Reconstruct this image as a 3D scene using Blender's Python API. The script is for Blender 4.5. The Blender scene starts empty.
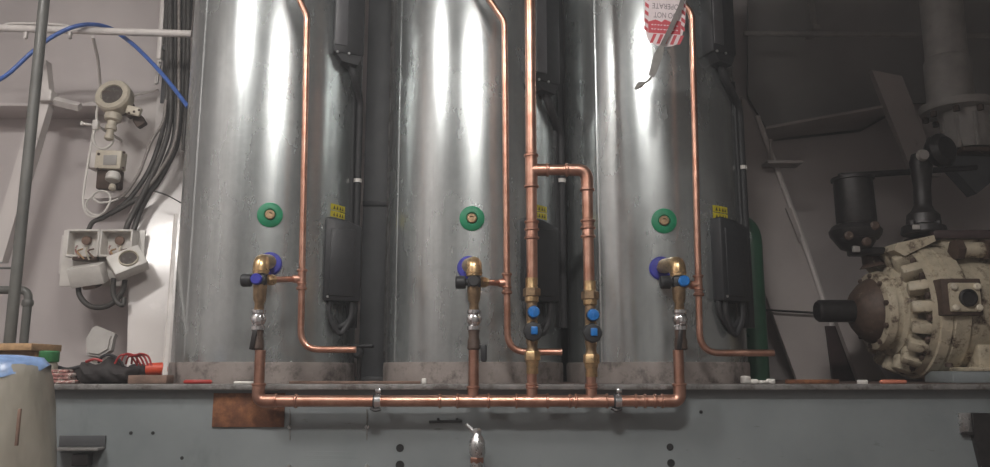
import bpy, bmesh, math, random
from mathutils import Vector, Matrix
random.seed(7)
SC = bpy.context.scene
COL = SC.collection
PI = math.pi

# ------------------------------------------------------------------ camera
F = 800.0                      # focal length in pixels of the 990 px wide frame
TH = math.radians(9.7)         # pitch up
ZC = 0.037                     # eye height above the plinth top (z = 0)
cs, sn = math.cos(TH), math.sin(TH)
cam_d = bpy.data.cameras.new('camera')
cam_d.sensor_width = 36.0
cam_d.lens = F / 990.0 * 36.0
cam_d.clip_start = 0.02
cam = bpy.data.objects.new('camera', cam_d)
COL.objects.link(cam)
cam.location = (0, 0, ZC)
cam.rotation_euler = (PI / 2 + TH, 0, 0)
SC.camera = cam

# ------------------------------------------------------------------ world, exposure
SC.view_settings.view_transform = 'Standard'
SC.view_settings.look = 'None'
SC.view_settings.gamma = 1.0
SC.view_settings.use_curve_mapping = False
SC.view_settings.exposure = 0.2
W = bpy.data.worlds.new('world'); SC.world = W
W.use_nodes = True
W.node_tree.nodes['Background'].inputs[0].default_value = (0.9, 0.95, 1.0, 1)
W.node_tree.nodes['Background'].inputs[1].default_value = 0.02

# thin scatter volume added to lift the blacks, in place of lens veil
vs_ = W.node_tree.nodes.new('ShaderNodeVolumeScatter')
vs_.inputs['Color'].default_value = (0.96, 0.97, 1.0, 1)
vs_.inputs['Density'].default_value = 0.02
vs_.inputs['Anisotropy'].default_value = 0.2
W.node_tree.links.new(vs_.outputs[0], W.node_tree.nodes['World Output'].inputs['Volume'])

# lamps of the room, the last one an added fill: (x, y, z, length, width, yaw, emission strength)
LAMPS = [(-0.10, 0.35, 1.72, 0.56, 0.15, 0.0, 118.0),
         (-1.62, 0.85, 1.84, 0.62, 0.14, 0.6, 112.0),
         (0.15, -1.25, 1.90, 0.90, 0.20, 0.0, 20.0)]


def P(px, py, Y):
    """point of the plane y = Y that the camera sees at pixel px, py"""
    t = (233.5 - py) / F
    h = Y * (sn + t * cs) / (cs - t * sn)
    d = Y * cs + h * sn
    return Vector(((px - 495.0) / F * d, Y, ZC + h))


def M(Y, py=300):
    t = (233.5 - py) / F
    h = Y * (sn + t * cs) / (cs - t * sn)
    return (Y * cs + h * sn) / F


def Pn(px, py, p0, n):
    """point of the plane through p0 with normal n that the camera sees at pixel px, py"""
    o = Vector((0, 0, ZC))
    d = (P(px, py, 1.0) - o)
    n = Vector(n)
    return o + d * ((Vector(p0) - o).dot(n) / d.dot(n))


# ------------------------------------------------------------------ materials
def lin(c):
    c = c / 255.0
    return c / 12.92 if c <= 0.04045 else ((c + 0.055) / 1.055) ** 2.4


def hexc(s):
    return tuple(lin(int(s[i:i + 2], 16)) for i in (0, 2, 4)) + (1,)


class NT:
    def __init__(self, name):
        self.m = bpy.data.materials.new(name)
        self.m.use_nodes = True
        self.n = self.m.node_tree.nodes
        self.l = self.m.node_tree.links
        self.b = self.n['Principled BSDF']
        tc = self.n.new('ShaderNodeTexCoord')
        self.geo = self.n.new('ShaderNodeNewGeometry')
        self.obj = tc.outputs['Object']
        self.pos = self.geo.outputs['Position']

    def noise(self, scale, detail=4, stretch=(1, 1, 1), rough=0.6, co=None):
        mp = self.n.new('ShaderNodeMapping')
        mp.inputs['Scale'].default_value = stretch
        self.l.new(co or self.pos, mp.inputs[0])
        t = self.n.new('ShaderNodeTexNoise')
        t.inputs['Scale'].default_value = scale
        t.inputs['Detail'].default_value = detail
        t.inputs['Roughness'].default_value = rough
        self.l.new(mp.outputs[0], t.inputs['Vector'])
        return t.outputs['Fac']

    def voro(self, scale, stretch=(1, 1, 1)):
        mp = self.n.new('ShaderNodeMapping')
        mp.inputs['Scale'].default_value = stretch
        self.l.new(self.pos, mp.inputs[0])
        t = self.n.new('ShaderNodeTexVoronoi')
        t.inputs['Scale'].default_value = scale
        self.l.new(mp.outputs[0], t.inputs['Vector'])
        return t.outputs['Color']

    def ramp(self, fac, stops):
        r = self.n.new('ShaderNodeValToRGB')
        e = r.color_ramp.elements
        while len(e) < len(stops):
            e.new(0.5)
        for i, (p, c) in enumerate(stops):
            e[i].position = p
            e[i].color = c if isinstance(c, tuple) else (c, c, c, 1)
        self.l.new(fac, r.inputs[0])
        return r.outputs[0]

    def mix(self, fac, a, b, mode='MIX'):
        x = self.n.new('ShaderNodeMix')
        x.data_type = 'RGBA'; x.blend_type = mode
        for s, v in ((x.inputs[0], fac), (x.inputs[6], a), (x.inputs[7], b)):
            if isinstance(v, (int, float)):
                s.default_value = v if s == x.inputs[0] else (v, v, v, 1)
            elif isinstance(v, tuple):
                s.default_value = v
            else:
                self.l.new(v, s)
        return x.outputs[2]

    def set(self, **kw):
        for k, v in kw.items():
            s = self.b.inputs[{'color': 'Base Color', 'rough': 'Roughness', 'metal': 'Metallic', 'spec': 'Specular IOR Level',
                               'coat': 'Coat Weight', 'trans': 'Transmission Weight', 'alpha': 'Alpha', 'ior': 'IOR',
                               'aniso': 'Anisotropic', 'sss': 'Subsurface Weight'}[k]]
            if isinstance(v, (int, float, tuple)):
                s.default_value = v
            else:
                self.l.new(v, s)
        return self

    def bump(self, h, strength=0.2, dist=0.002):
        b = self.n.new('ShaderNodeBump')
        b.inputs['Strength'].default_value = strength
        b.inputs['Distance'].default_value = dist
        self.l.new(h, b.inputs['Height'])
        self.l.new(b.outputs[0], self.b.inputs['Normal'])
        return self


def simple(name, col, rough=0.5, metal=0.0, var=0.12, scale=30, bump=0.0, dirt=None, dirt_amt=(0.55, 0.72), dscale=9, spec=0.5):
    t = NT(name)
    c = hexc(col) if isinstance(col, str) else col
    dk = tuple(x * (1 - var * 1.6) for x in c[:3]) + (1,)
    lt = tuple(min(1, x * (1 + var)) for x in c[:3]) + (1,)
    out = t.ramp(t.noise(scale, 4), [(0.3, dk), (0.7, lt)])
    if dirt:
        f = t.ramp(t.noise(dscale, 8, rough=0.75), [(dirt_amt[0], 0.0), (dirt_amt[1], 1.0)])
        out = t.mix(f, out, hexc(dirt))
    rr = t.ramp(t.noise(scale * 1.7, 3), [(0.3, max(0.02, rough - 0.08)), (0.7, min(1, rough + 0.08))])
    t.set(color=out, rough=rr, metal=metal, spec=spec)
    if bump:
        t.bump(t.noise(scale * 4, 4), bump, 0.001)
    return t.m


def galvanized():
    t = NT('galvanized_steel')
    sp = t.voro(70)
    spv = t.ramp(sp, [(0.0, (0.46, 0.49, 0.49, 1)), (1.0, (0.52, 0.55, 0.55, 1))])
    big = t.ramp(t.noise(5, 6, (1, 1, 0.4)), [(0.35, 0.80), (0.65, 1.0)])
    c = t.mix(1.0, spv, big, 'MULTIPLY')
    st = t.ramp(t.noise(45, 3, (1, 1, 0.03)), [(0.35, 0.85), (0.6, 1.0)])
    c = t.mix(0.8, c, st, 'MULTIPLY')
    r1 = t.ramp(t.noise(9, 5, (1, 1, 0.4)), [(0.3, 0.22), (0.7, 0.30)])
    r = r1
    t.set(color=c, rough=r, metal=0.80)
    t.bump(t.noise(4.5, 2, (1, 1, 0.12)), 0.16, 0.012)
    return t.m


def copper(name, tint=1.0, rough=0.3):
    t = NT(name)
    a = tuple(x * tint for x in (0.78, 0.45, 0.34)) + (1,)
    b = tuple(x * tint for x in (0.60, 0.30, 0.21)) + (1,)
    c = t.ramp(t.noise(24, 6, (1, 1, 1)), [(0.35, b), (0.62, a)])
    sp = t.ramp(t.noise(120, 4), [(0.68, 0.0), (0.80, 0.4)])
    c = t.mix(sp, c, (0.20, 0.09, 0.06, 1))
    t.set(color=c, rough=t.ramp(t.noise(50, 3), [(0.3, rough - 0.06), (0.7, rough + 0.1)]), metal=0.95)
    return t.m


def painted_wall(name, base, dark, rough=0.4, rust=(0.70, 0.78)):
    t = NT(name)
    c = t.ramp(t.noise(2.2, 6), [(0.3, hexc(dark)), (0.7, hexc(base))])
    c2 = t.ramp(t.noise(26, 8, (1, 1, 0.6), 0.75), [(rust[0], 0.0), (rust[1], 0.8)])
    c = t.mix(c2, c, hexc('7A6A62'))
    t.set(color=c, rough=t.ramp(t.noise(9, 4), [(0.3, rough - 0.06), (0.7, rough + 0.1)]))
    t.bump(t.noise(3.2, 3), 0.10, 0.02)
    return t.m


MT = {}
MT['galv'] = galvanized()
MT['copper'] = copper('copper', 0.86, 0.34)
MT['copper_old'] = copper('tarnished_copper', 0.62, 0.4)
MT['copper_ring'] = copper('copper_fitting', 0.8, 0.34)
MT['brass'] = simple('brass', (0.62, 0.43, 0.23, 1), 0.34, 0.9, 0.2, 60, 0.1)
MT['brass_dark'] = simple('tarnished_brass', (0.36, 0.25, 0.15, 1), 0.42, 0.85, 0.25, 60, 0.1)
MT['chrome'] = simple('chrome', (0.82, 0.82, 0.83, 1), 0.16, 1.0, 0.05, 40)
MT['zinc'] = simple('zinc_plated_steel', (0.62, 0.62, 0.62, 1), 0.3, 0.9, 0.15, 60)
MT['black'] = simple('black_plastic', '232427', 0.5, 0, 0.12, 40, 0.05)
MT['black_soft'] = simple('black_rubber', '2A2A2C', 0.6, 0, 0.12, 60)
MT['dark_grey'] = simple('dark_grey_paint', '4A4B4D', 0.5, 0, 0.12, 14, 0.03, '5C5855', (0.6, 0.8))
MT['lit_face'] = simple('lit_cover_plastic', '57575A', 0.42, 0, 0.08, 30)  # lighter grey for the lit strip of the black covers
MT['column'] = simple('column_paint', '565759', 0.55, 0, 0.1, 10, 0.03, '6A6662', (0.62, 0.8))
MT['green'] = simple('green_rubber', '0C7D56', 0.5, 0, 0.12, 50)
MT['green_pipe'] = simple('dark_green_paint', '2A5740', 0.34, 0, 0.15, 14, 0.05)
MT['purple'] = simple('blue_violet_plastic', '34379A', 0.42, 0, 0.1, 50)
MT['blue'] = simple('bright_blue_plastic', '1A6CB6', 0.32, 0, 0.08, 60)
MT['blue_hose'] = simple('blue_hose_rubber', '3F63AC', 0.4, 0, 0.15, 40)
MT['yellow'] = simple('yellow_label', 'CFC02C', 0.45, 0, 0.1, 60)
MT['ink'] = simple('black_ink', '3A3517', 0.6, 0, 0.1, 60)
MT['base'] = simple('dirty_plinth_ring_paint', '8E8580', 0.7, 0, 0.15, 12, 0.15, '4E4644', (0.50, 0.66), 16)
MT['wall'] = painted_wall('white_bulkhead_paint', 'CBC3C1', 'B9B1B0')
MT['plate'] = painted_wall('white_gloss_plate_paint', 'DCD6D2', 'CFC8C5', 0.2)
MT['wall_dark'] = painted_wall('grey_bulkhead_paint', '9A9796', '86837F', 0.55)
MT['frame_paint'] = painted_wall('hull_frame_paint', 'B5ADAA', 'A09895', 0.5, (0.62, 0.72))
MT['plinth'] = None
MT['steel_edge'] = simple('worn_edge_paint', '7C7A78', 0.55, 0.1, 0.2, 30, 0.15, '4E4744', (0.50, 0.62), 24)
MT['rust'] = None
MT['deck'] = simple('rusty_deck', '6B5750', 0.75, 0, 0.25, 18, 0.2, '3C322E', (0.45, 0.62), 10)
MT['white_pl'] = simple('white_plastic', 'D8D4CE', 0.42, 0, 0.06, 30)
MT['white_pipe'] = simple('white_pipe_paint', 'D6D0CC', 0.4, 0, 0.08, 20, 0.03, 'A0958E', (0.64, 0.76))
MT['cream'] = simple('aged_cream_enamel', 'C9C0AE', 0.42, 0, 0.12, 40, 0.08, '6A5E50', (0.60, 0.72), 40)
MT['lens'] = simple('dark_gauge_lens', '5A5450', 0.25, 0, 0.15, 40)
MT['cable'] = simple('grey_black_cable', '45423F', 0.55, 0, 0.2, 60)
MT['cable_light'] = simple('pale_cable', '8E8782', 0.5, 0.2, 0.2, 80)
MT['post'] = simple('grey_green_post_paint', '5E5E5A', 0.42, 0, 0.15, 12, 0.03)
MT['wood'] = simple('raw_wood', 'B08E68', 0.7, 0, 0.25, 22, 0.1)
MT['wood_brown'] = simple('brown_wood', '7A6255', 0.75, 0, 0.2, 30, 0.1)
MT['red'] = simple('red_plastic', 'A22C26', 0.4, 0, 0.1, 40)
MT['orange'] = simple('orange_plastic', 'C4472A', 0.45, 0, 0.1, 40)
MT['salmon'] = simple('salmon_plastic', 'C87A62', 0.45, 0, 0.1, 40)
MT['bag'] = simple('black_bag_fabric', '2B2626', 0.75, 0, 0.25, 50, 0.3)
MT['tag_white'] = simple('tag_card', 'D2C6C8', 0.5, 0, 0.05, 40)
MT['tag_red'] = simple('tag_red_print', 'B43A44', 0.5, 0, 0.1, 50)
MT['tag_grey'] = simple('tag_grey_print', '6C6264', 0.5, 0, 0.08, 50)
MT['strap'] = simple('grey_strap', '5E5856', 0.6, 0, 0.15, 60)
MT['clip'] = simple('grey_clip_plastic', '74726E', 0.5, 0, 0.12, 60)
MT['comp'] = simple('compressor_cream_paint', 'B3A893', 0.48, 0, 0.14, 26, 0.35, '4A382C', (0.52, 0.64), 20)
MT['comp_dark'] = simple('worn_brown_casting', '4F3F36', 0.6, 0.1, 0.25, 40, 0.25, 'A89C88', (0.62, 0.70), 34)
MT['iron'] = simple('dark_iron', '2F2C2C', 0.42, 0.3, 0.2, 50, 0.1)
MT['brown'] = simple('dark_brown_cover', '3E3030', 0.5, 0, 0.2, 30, 0.05)
MT['pipe_grey'] = simple('grey_white_pipe_paint', '9C9894', 0.5, 0, 0.1, 16, 0.04, '6E6660', (0.62, 0.75))
MT['blue_film'] = simple('blue_film', '7C98C4', 0.35, 0, 0.25, 26, 0.1)
MT['green_lid'] = simple('green_lid_plastic', '2E6B3C', 0.45, 0, 0.1, 40)
MT['red_wire'] = simple('red_wire', '9A2A2A', 0.5, 0, 0.15, 60)
MT['rag'] = simple('striped_rag', '9A6660', 0.8, 0, 0.5, 70, 0.3, 'CFC4BC', (0.50, 0.56), 60)
MT['deep'] = simple('bolt_hole_dark', '1C1C1D', 0.7, 0, 0.1, 60)

t = NT('blue_grey_plinth_paint')
c = t.ramp(t.noise(3.0, 6), [(0.3, hexc('72787A')), (0.7, hexc('868C8D'))])
bl = t.ramp(t.noise(8, 8, (1, 1, 0.5), 0.7), [(0.58, 0.0), (0.76, 0.5)])
c = t.mix(bl, c, hexc('5A605F'))
sk = t.ramp(t.noise(55, 5, (0.3, 1, 1.2)), [(0.68, 0.0), (0.74, 0.5)])
c = t.mix(sk, c, hexc('4A4644'))
t.set(color=c, rough=t.ramp(t.noise(8, 4), [(0.3, 0.34), (0.7, 0.5)]))
t.bump(t.noise(5, 4), 0.15, 0.01)
MT['plinth'] = t.m

t = NT('rusted_plate')
c = t.ramp(t.noise(22, 8, (1, 1, 1), 0.75), [(0.3, hexc('40281C')), (0.5, hexc('6C432C')), (0.68, hexc('966542'))])
t.set(color=c, rough=0.85)
t.bump(t.noise(60, 5), 0.5, 0.002)
MT['rust'] = t.m

t = NT('cloudy_plastic_sheet')
c = t.ramp(t.noise(9, 5, (1, 1, 0.5)), [(0.3, hexc('9C9689')), (0.7, hexc('BEB8AB'))])
t.set(color=c, rough=0.3, trans=0.35, ior=1.2)
t.bump(t.noise(7, 3, (1.4, 1.4, 0.6)), 0.55, 0.025)
MT['sheet'] = t.m

for i in range(len(LAMPS)):
    t = NT('lamp_diffuser')
    t.b.inputs['Base Color'].default_value = (0.9, 0.9, 0.9, 1)
    t.b.inputs['Emission Color'].default_value = (1.0, 0.965, 0.93, 1)
    t.b.inputs['Emission Strength'].default_value = LAMPS[i][6]
    MT['lamp%d' % i] = t.m


# ------------------------------------------------------------------ mesh helpers
def frame(axis):
    a = Vector(axis).normalized()
    u = Vector((0, 0, 1)) if abs(a.z) < 0.9 else Vector((1, 0, 0))
    x = u.cross(a).normalized()
    y = a.cross(x).normalized()
    return x, y, a


def rounded(pts, rad, n=6):
    """polyline with its inner corners rounded to radius rad"""
    pts = [Vector(p) for p in pts]
    out = [pts[0]]
    for i in range(1, len(pts) - 1):
        a, b, c = pts[i - 1], pts[i], pts[i + 1]
        u, v = (a - b), (c - b)
        lu, lv = u.length, v.length
        u.normalize(); v.normalize()
        ang = u.angle(v)
        if ang > PI - 0.02:
            out.append(b); continue
        tl = min(rad / math.tan(ang / 2), lu * 0.49, lv * 0.49)
        p, q = b + u * tl, b + v * tl
        for k in range(n + 1):
            s = k / n
            out.append(p * (1 - s) ** 2 + b * 2 * s * (1 - s) + q * s * s)
    out.append(pts[-1])
    return out


def spline(pts, n=8):
    """Catmull-Rom through points"""
    pts = [Vector(p) for p in pts]
    e = [pts[0] * 2 - pts[1]] + pts + [pts[-1] * 2 - pts[-2]]
    out = []
    for i in range(1, len(e) - 2):
        p0, p1, p2, p3 = e[i - 1:i + 3]
        for k in range(n):
            t = k / n
            out.append(0.5 * ((2 * p1) + (p2 - p0) * t + (2 * p0 - 5 * p1 + 4 * p2 - p3) * t * t + (3 * p1 - p0 - 3 * p2 + p3) * t ** 3))
    out.append(pts[-1])
    return out


class MB:
    def __init__(self):
        self.v = []; self.f = []

    def add(self, vs, fs):
        o = len(self.v)
        self.v += [Vector(p) for p in vs]
        self.f += [tuple(i + o for i in f) for f in fs]
        return self

    def box(self, c, s, bevel=0.0, rot=None, seg=2):
        bm = bmesh.new()
        bmesh.ops.create_cube(bm, size=1.0)
        bmesh.ops.scale(bm, vec=Vector(s), verts=bm.verts)
        if bevel > 0:
            bmesh.ops.bevel(bm, geom=bm.edges[:], offset=min(bevel, min(s) * 0.49), segments=seg, affect='EDGES', profile=0.5)
        if rot is not None:
            bmesh.ops.rotate(bm, cent=(0, 0, 0), matrix=rot, verts=bm.verts)
        bm.verts.index_update()
        c = Vector(c)
        self.add([v.co + c for v in bm.verts], [[v.index for v in f.verts] for f in bm.faces])
        bm.free()
        return self

    def tube(self, pts, r, seg=14, caps=True, closed=False):
        pts = [Vector(p) for p in pts]
        n = len(pts)
        rr = r if isinstance(r, (list, tuple)) else [r] * n
        tg = []
        for i in range(n):
            a = pts[(i - 1) % n] if (closed or i > 0) else pts[i]
            b = pts[(i + 1) % n] if (closed or i < n - 1) else pts[i]
            d = b - a
            tg.append(d.normalized() if d.length > 1e-9 else Vector((0, 0, 1)))
        x, y, _ = frame(tg[0])
        vs, fs = [], []
        for i in range(n):
            if i:
                q = tg[i - 1].rotation_difference(tg[i])
                x = q @ x
                x = (x - tg[i] * x.dot(tg[i])).normalized()
            y = tg[i].cross(x)
            for k in range(seg):
                a = 2 * PI * k / seg
                vs.append(pts[i] + (x * math.cos(a) + y * math.sin(a)) * rr[i])
        m = n if closed else n - 1
        for i in range(m):
            j = (i + 1) % n
            for k in range(seg):
                k2 = (k + 1) % seg
                fs.append((i * seg + k, i * seg + k2, j * seg + k2, j * seg + k))
        if caps and not closed:
            fs.append(tuple(range(seg))[::-1])
            fs.append(tuple((n - 1) * seg + k for k in range(seg)))
        return self.add(vs, fs)

    def lathe(self, prof, o, axis=(0, 0, 1), seg=24, caps=True, start=0.0):
        """prof: list of (radius, distance along axis)"""
        x, y, a = frame(axis)
        o = Vector(o)
        vs, fs = [], []
        n = len(prof)
        for r, h in prof:
            for k in range(seg):
                t = start + 2 * PI * k / seg
                vs.append(o + a * h + (x * math.cos(t) + y * math.sin(t)) * r)
        for i in range(n - 1):
            for k in range(seg):
                k2 = (k + 1) % seg
                fs.append((i * seg + k, i * seg + k2, (i + 1) * seg + k2, (i + 1) * seg + k))
        if caps:
            fs.append(tuple(range(seg))[::-1])
            fs.append(tuple((n - 1) * seg + k for k in range(seg)))
        return self.add(vs, fs)

    def cyl(self, a, b, r, seg=20, bev=0.0):
        a, b = Vector(a), Vector(b)
        L = (b - a).length
        if bev:
            return self.lathe([(r - bev, 0), (r, bev), (r, L - bev), (r - bev, L)], a, b - a, seg)
        return self.lathe([(r, 0), (r, L)], a, b - a, seg)

    def prism(self, poly, o, u, v, depth):
        """2-D outline in axes u, v, thickened along u x v both ways by depth/2"""
        u, v, o = Vector(u), Vector(v), Vector(o)
        w = u.cross(v).normalized() * depth * 0.5
        n = len(poly)
        vs = [o + u * p + v * q + w for p, q in poly] + [o + u * p + v * q - w for p, q in poly]
        fs = [tuple(range(n)), tuple(range(2 * n - 1, n - 1, -1))]
        fs += [(i, n + i, n + (i + 1) % n, (i + 1) % n) for i in range(n)]
        return self.add(vs, fs)

    def poly3(self, pts, th, direction=(0, 1, 0)):
        """plate with the given 3-D outline, thickened along direction"""
        d = Vector(direction).normalized() * th
        n = len(pts)
        vs = [Vector(p) for p in pts] + [Vector(p) + d for p in pts]
        fs = [tuple(range(n)), tuple(range(2 * n - 1, n - 1, -1))]
        fs += [(i, n + i, n + (i + 1) % n, (i + 1) % n) for i in range(n)]
        return self.add(vs, fs)

    def build(self, name, mat, parent=None, ang=35, origin=None):
        off = Vector((0, 0, 0))
        if parent is not None:
            off = world_loc(parent)
        elif origin is not None:
            off = Vector(origin)
        me = bpy.data.meshes.new(name)
        me.from_pydata([v - off for v in self.v], [], self.f)
        bm = bmesh.new(); bm.from_mesh(me)
        bmesh.ops.recalc_face_normals(bm, faces=bm.faces)
        bm.to_mesh(me); bm.free()
        me.shade_smooth()
        me.set_sharp_from_angle(angle=math.radians(ang))
        me.materials.append(MT[mat] if isinstance(mat, str) else mat)
        o = bpy.data.objects.new(name, me)
        COL.objects.link(o)
        if parent is not None:
            o.parent = parent
        elif origin is not None:
            o.location = off
        return o


def world_loc(o):
    v = Vector((0, 0, 0))
    while o is not None:
        v = v + o.location
        o = o.parent
    return v


def thing(name, label, cat, loc, group=None):
    o = bpy.data.objects.new(name, None)
    o.empty_display_size = 0.05
    COL.objects.link(o)
    o.location = loc
    o['label'] = label; o['category'] = cat
    if group:
        o['group'] = group
    return o


def tag(o, label, cat, group=None):
    o['label'] = label; o['category'] = cat
    if group:
        o['group'] = group
    return o


def struct(o):
    o['kind'] = 'structure'
    return o


def text_mesh(s, size, o, right, up, lift, width=None):
    """flat lettering as mesh, centred on o, in axes right / up"""
    cu = bpy.data.curves.new('lettering', 'FONT')
    cu.body = s; cu.size = size; cu.align_x = 'CENTER'; cu.align_y = 'CENTER'
    ob = bpy.data.objects.new('lettering', cu)
    me = ob.to_mesh()
    right, up = Vector(right).normalized(), Vector(up).normalized()
    nrm = right.cross(up)
    xs = [v.co.x for v in me.vertices]
    sx = 1.0 if not width else width / (max(xs) - min(xs))
    vs = [Vector(o) + right * v.co.x * sx + up * v.co.y + nrm * lift for v in me.vertices]
    fs = [tuple(p.vertices) for p in me.polygons]
    ob.to_mesh_clear()
    bpy.data.objects.remove(ob); bpy.data.curves.remove(cu)
    return vs, fs


# ------------------------------------------------------------------ room shell
XL, XR, YF, YB, ZF, ZT = -2.45, 2.45, -1.8, 3.16, -0.72, 2.15
struct(MB().box(((XL + XR) / 2, (YF + YB) / 2, ZF - 0.03), (XR - XL, YB - YF, 0.06)).build('floor', 'deck'))
struct(MB().box(((XL + XR) / 2, (YF + YB) / 2, ZT + 0.03), (XR - XL, YB - YF, 0.06)).build('ceiling', 'wall_dark'))
struct(MB().box((XL - 0.03, (YF + YB) / 2, (ZF + ZT) / 2), (0.06, YB - YF, ZT - ZF)).build('wall_left', 'wall'))
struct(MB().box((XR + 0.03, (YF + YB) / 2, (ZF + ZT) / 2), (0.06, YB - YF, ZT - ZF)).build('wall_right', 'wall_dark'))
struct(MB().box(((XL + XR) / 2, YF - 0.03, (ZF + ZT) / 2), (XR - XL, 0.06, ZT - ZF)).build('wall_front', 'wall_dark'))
wb = struct(MB().box(((XL + XR) / 2, YB + 0.03, (ZF + ZT) / 2), (XR - XL, 0.06, ZT - ZF)).build('wall_back', 'wall'))

# hull plating and framing on the back wall (setting)
def px_plate(name, pts, mat, th, parent=None):
    return MB().poly3([P(*p) for p in pts], th).build(name, mat, parent)

# left: bright sloped plate behind the sockets, leaning back towards its top
PB0, PBN = P(155, 240, 2.955), (0.133, -0.965, 0.216)
pl = MB().poly3([Pn(x, y, PB0, PBN) for x, y in ((126, 402), (129, 268), (141, 205), (152, 150), (158, 92), (206, 88), (200, 402))], 0.012).build('trim_1', 'plate')
struct(pl)
# left: deck stringer (a shelf with a dark underside) and the knee above it
st = MB()
a, b = P(-30, 112, 3.15), P(130, 121, 3.15)
st.box(((a.x + b.x) / 2, 3.08, (a.z + b.z) / 2), (b.x - a.x, 0.16, 0.012), 0.002)
st = st.build('trim_2', 'wall'); struct(st)
kn = MB().poly3([P(-14, 262, 2.95), P(2, 262, 2.95), P(50, 100, 2.95), P(46, 60, 2.95), P(38, 86, 2.95)], 0.04).build('trim_3', 'plate'); struct(kn)
pa = MB().poly3([P(97, 108, 3.12), P(160, 93, 3.12), P(150, 196, 3.03), P(84, 199, 3.03)], 0.012).build('trim_12', 'plate'); struct(pa)
# small bracket bars at the knee
br = MB()
br.tube([P(38, 97, 2.96), P(80, 107, 2.96)], 0.018, 4)
br.box(P(48, 97, 2.95), (0.05, 0.05, 0.045), 0.004)
br.tube([P(66, 109, 3.0), P(100, 101, 3.06)], 0.006, 8)
br.tube([P(130, 96, 3.06), P(158, 90, 3.06)], 0.005, 8)
struct(br.build('trim_4', 'white_pipe'))
# vertical bars at the cable run
vb = MB()
vb.box((P(162, 30, 2.98).x, 2.98, (P(162, 60, 2.98).z + P(162, -40, 2.98).z) / 2), (0.018, 0.03, P(162, -40, 2.98).z - P(162, 60, 2.98).z), 0.003)
vb.tube([P(160, 62, 2.97), P(156, 84, 2.97), P(160, 60, 2.97)], 0.008, 6)
struct(vb.build('trim_5', 'white_pipe'))

# right: hull frame leaning down to the right, with its bright inner edge
rf = MB().poly3([P(742, 96, 2.92), P(758, 118, 2.92), P(800, 232, 2.92), P(852, 388, 2.92), P(800, 388, 2.92), P(742, 230, 2.92)], 0.02)
rf = rf.build('trim_6', 'frame_paint'); struct(rf)
ed = MB().tube([P(757, 116, 2.91), P(801, 234, 2.91), P(853, 388, 2.91)], 0.010, 6); ed.build('edge_bar', 'plate', rf)
rp = MB().poly3([P(786, 208, 2.90), P(791, 208, 2.90), P(801, 236, 2.90), P(800, 242, 2.90)], 0.01); rp.build('lug', 'frame_paint', rf)
# second, narrower bar lower right
MB().poly3([P(826, 326, 2.90), P(840, 326, 2.90), P(868, 388, 2.90), P(834, 388, 2.90)], 0.012).build('rusty_web', 'brown', rf)
r2 = MB().poly3([P(836, 318, 2.84), P(850, 318, 2.84), P(892, 388, 2.84), P(862, 388, 2.84)], 0.03).build('trim_7', 'frame_paint'); struct(r2)
# little bracket shelf on the frame
bk = MB().box(P(782, 164, 2.88), (0.13, 0.07, 0.012), 0.003)
bk.box(P(770, 152, 2.91), (0.012, 0.04, 0.09), 0.002)
struct(bk.build('trim_8', 'frame_paint'))
# deck stringer on the right, its front edge rising to the right
sg = MB().poly3([P(766, 129, 2.92), P(892, 106, 2.92), P(892, 114, 3.14), P(860, 132, 3.14), P(766, 142, 3.14)], 0.010, (0, 0, 1))
struct(sg.build('trim_9', 'frame_paint'))
# diagonal strut behind the pipes
dg = MB().poly3([P(872, 70, 2.90), P(902, 76, 2.90), P(942, 176, 2.90), P(914, 176, 2.90)], 0.03)
struct(dg.build('trim_10', 'frame_paint'))
# upper hull plate above the stringer, its shade put into the darker grey
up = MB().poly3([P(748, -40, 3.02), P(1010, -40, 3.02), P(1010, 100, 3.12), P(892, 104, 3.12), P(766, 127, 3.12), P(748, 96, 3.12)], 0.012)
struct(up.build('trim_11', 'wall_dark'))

# ------------------------------------------------------------------ room lamps and one added fill lamp (out of frame, above the camera)
for i, (x, y, z, L, w, yaw, e) in enumerate(LAMPS):
    lt = thing('ceiling_lamp', ['long white lamp under the ceiling above the camera', 'long white lamp under the ceiling near the left wall', 'added wide fill lamp under the ceiling behind the camera'][i], 'lamp', (x, y, ZT))
    R = Matrix.Rotation(yaw, 3, 'Z')
    MB().box((x, y, z + 0.045), (L + 0.06, w + 0.04, 0.05), 0.008, R).build('housing', 'white_pl', lt)
    MB().box((x, y, z), (L, w, 0.035), 0.012, R).build('diffuser', 'lamp%d' % i, lt)
    h = MB()
    for s in (-1, 1):
        p = R @ Vector((s * L * 0.4, 0, 0))
        h.cyl((x + p.x, y + p.y, z + 0.06), (x + p.x, y + p.y, ZT), 0.006, 8)
    h.build('hanger', 'zinc', lt)

# unseen duct added under the ceiling to shade the upper right hull
vd = thing('added_shade_duct', 'unseen grey duct added to block light under the ceiling on the compressor side', 'duct', (1.42, 1.5, ZT))
MB().box((1.435, 1.5, 1.43), (1.97, 0.42, 0.40), 0.01).build('shade_duct_body', 'pipe_grey', vd)
for x in (0.62, 1.3, 2.0):
    MB().box((x, 1.5, 1.43), (0.03, 0.46, 0.44), 0.004).build('shade_duct_flange', 'pipe_grey', vd)
    MB().cyl((x, 1.5, 1.63), (x, 1.5, ZT), 0.008, 8).build('hanger', 'zinc', vd)

# ------------------------------------------------------------------ plinth the tanks stand on
YP = 2.17
pn = thing('steel_plinth', 'long blue-grey painted steel plinth under the three tanks', 'plinth', (0, YP, ZF))
MB().box((0, YP + 0.008, (ZF - 0.014) / 2), (4.86, 0.016, -0.014 - ZF), 0).build('front_plate', 'plinth', pn)
MB().box((0, (YP + YB) / 2 + 0.02, -0.007), (4.86, YB - YP - 0.04, 0.014), 0).build('top_plate', 'deck', pn)
MB().box((0, YP - 0.005, -0.0065), (4.86, 0.045, 0.015), 0.003).build('edge_flange', 'steel_edge', pn)
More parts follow.
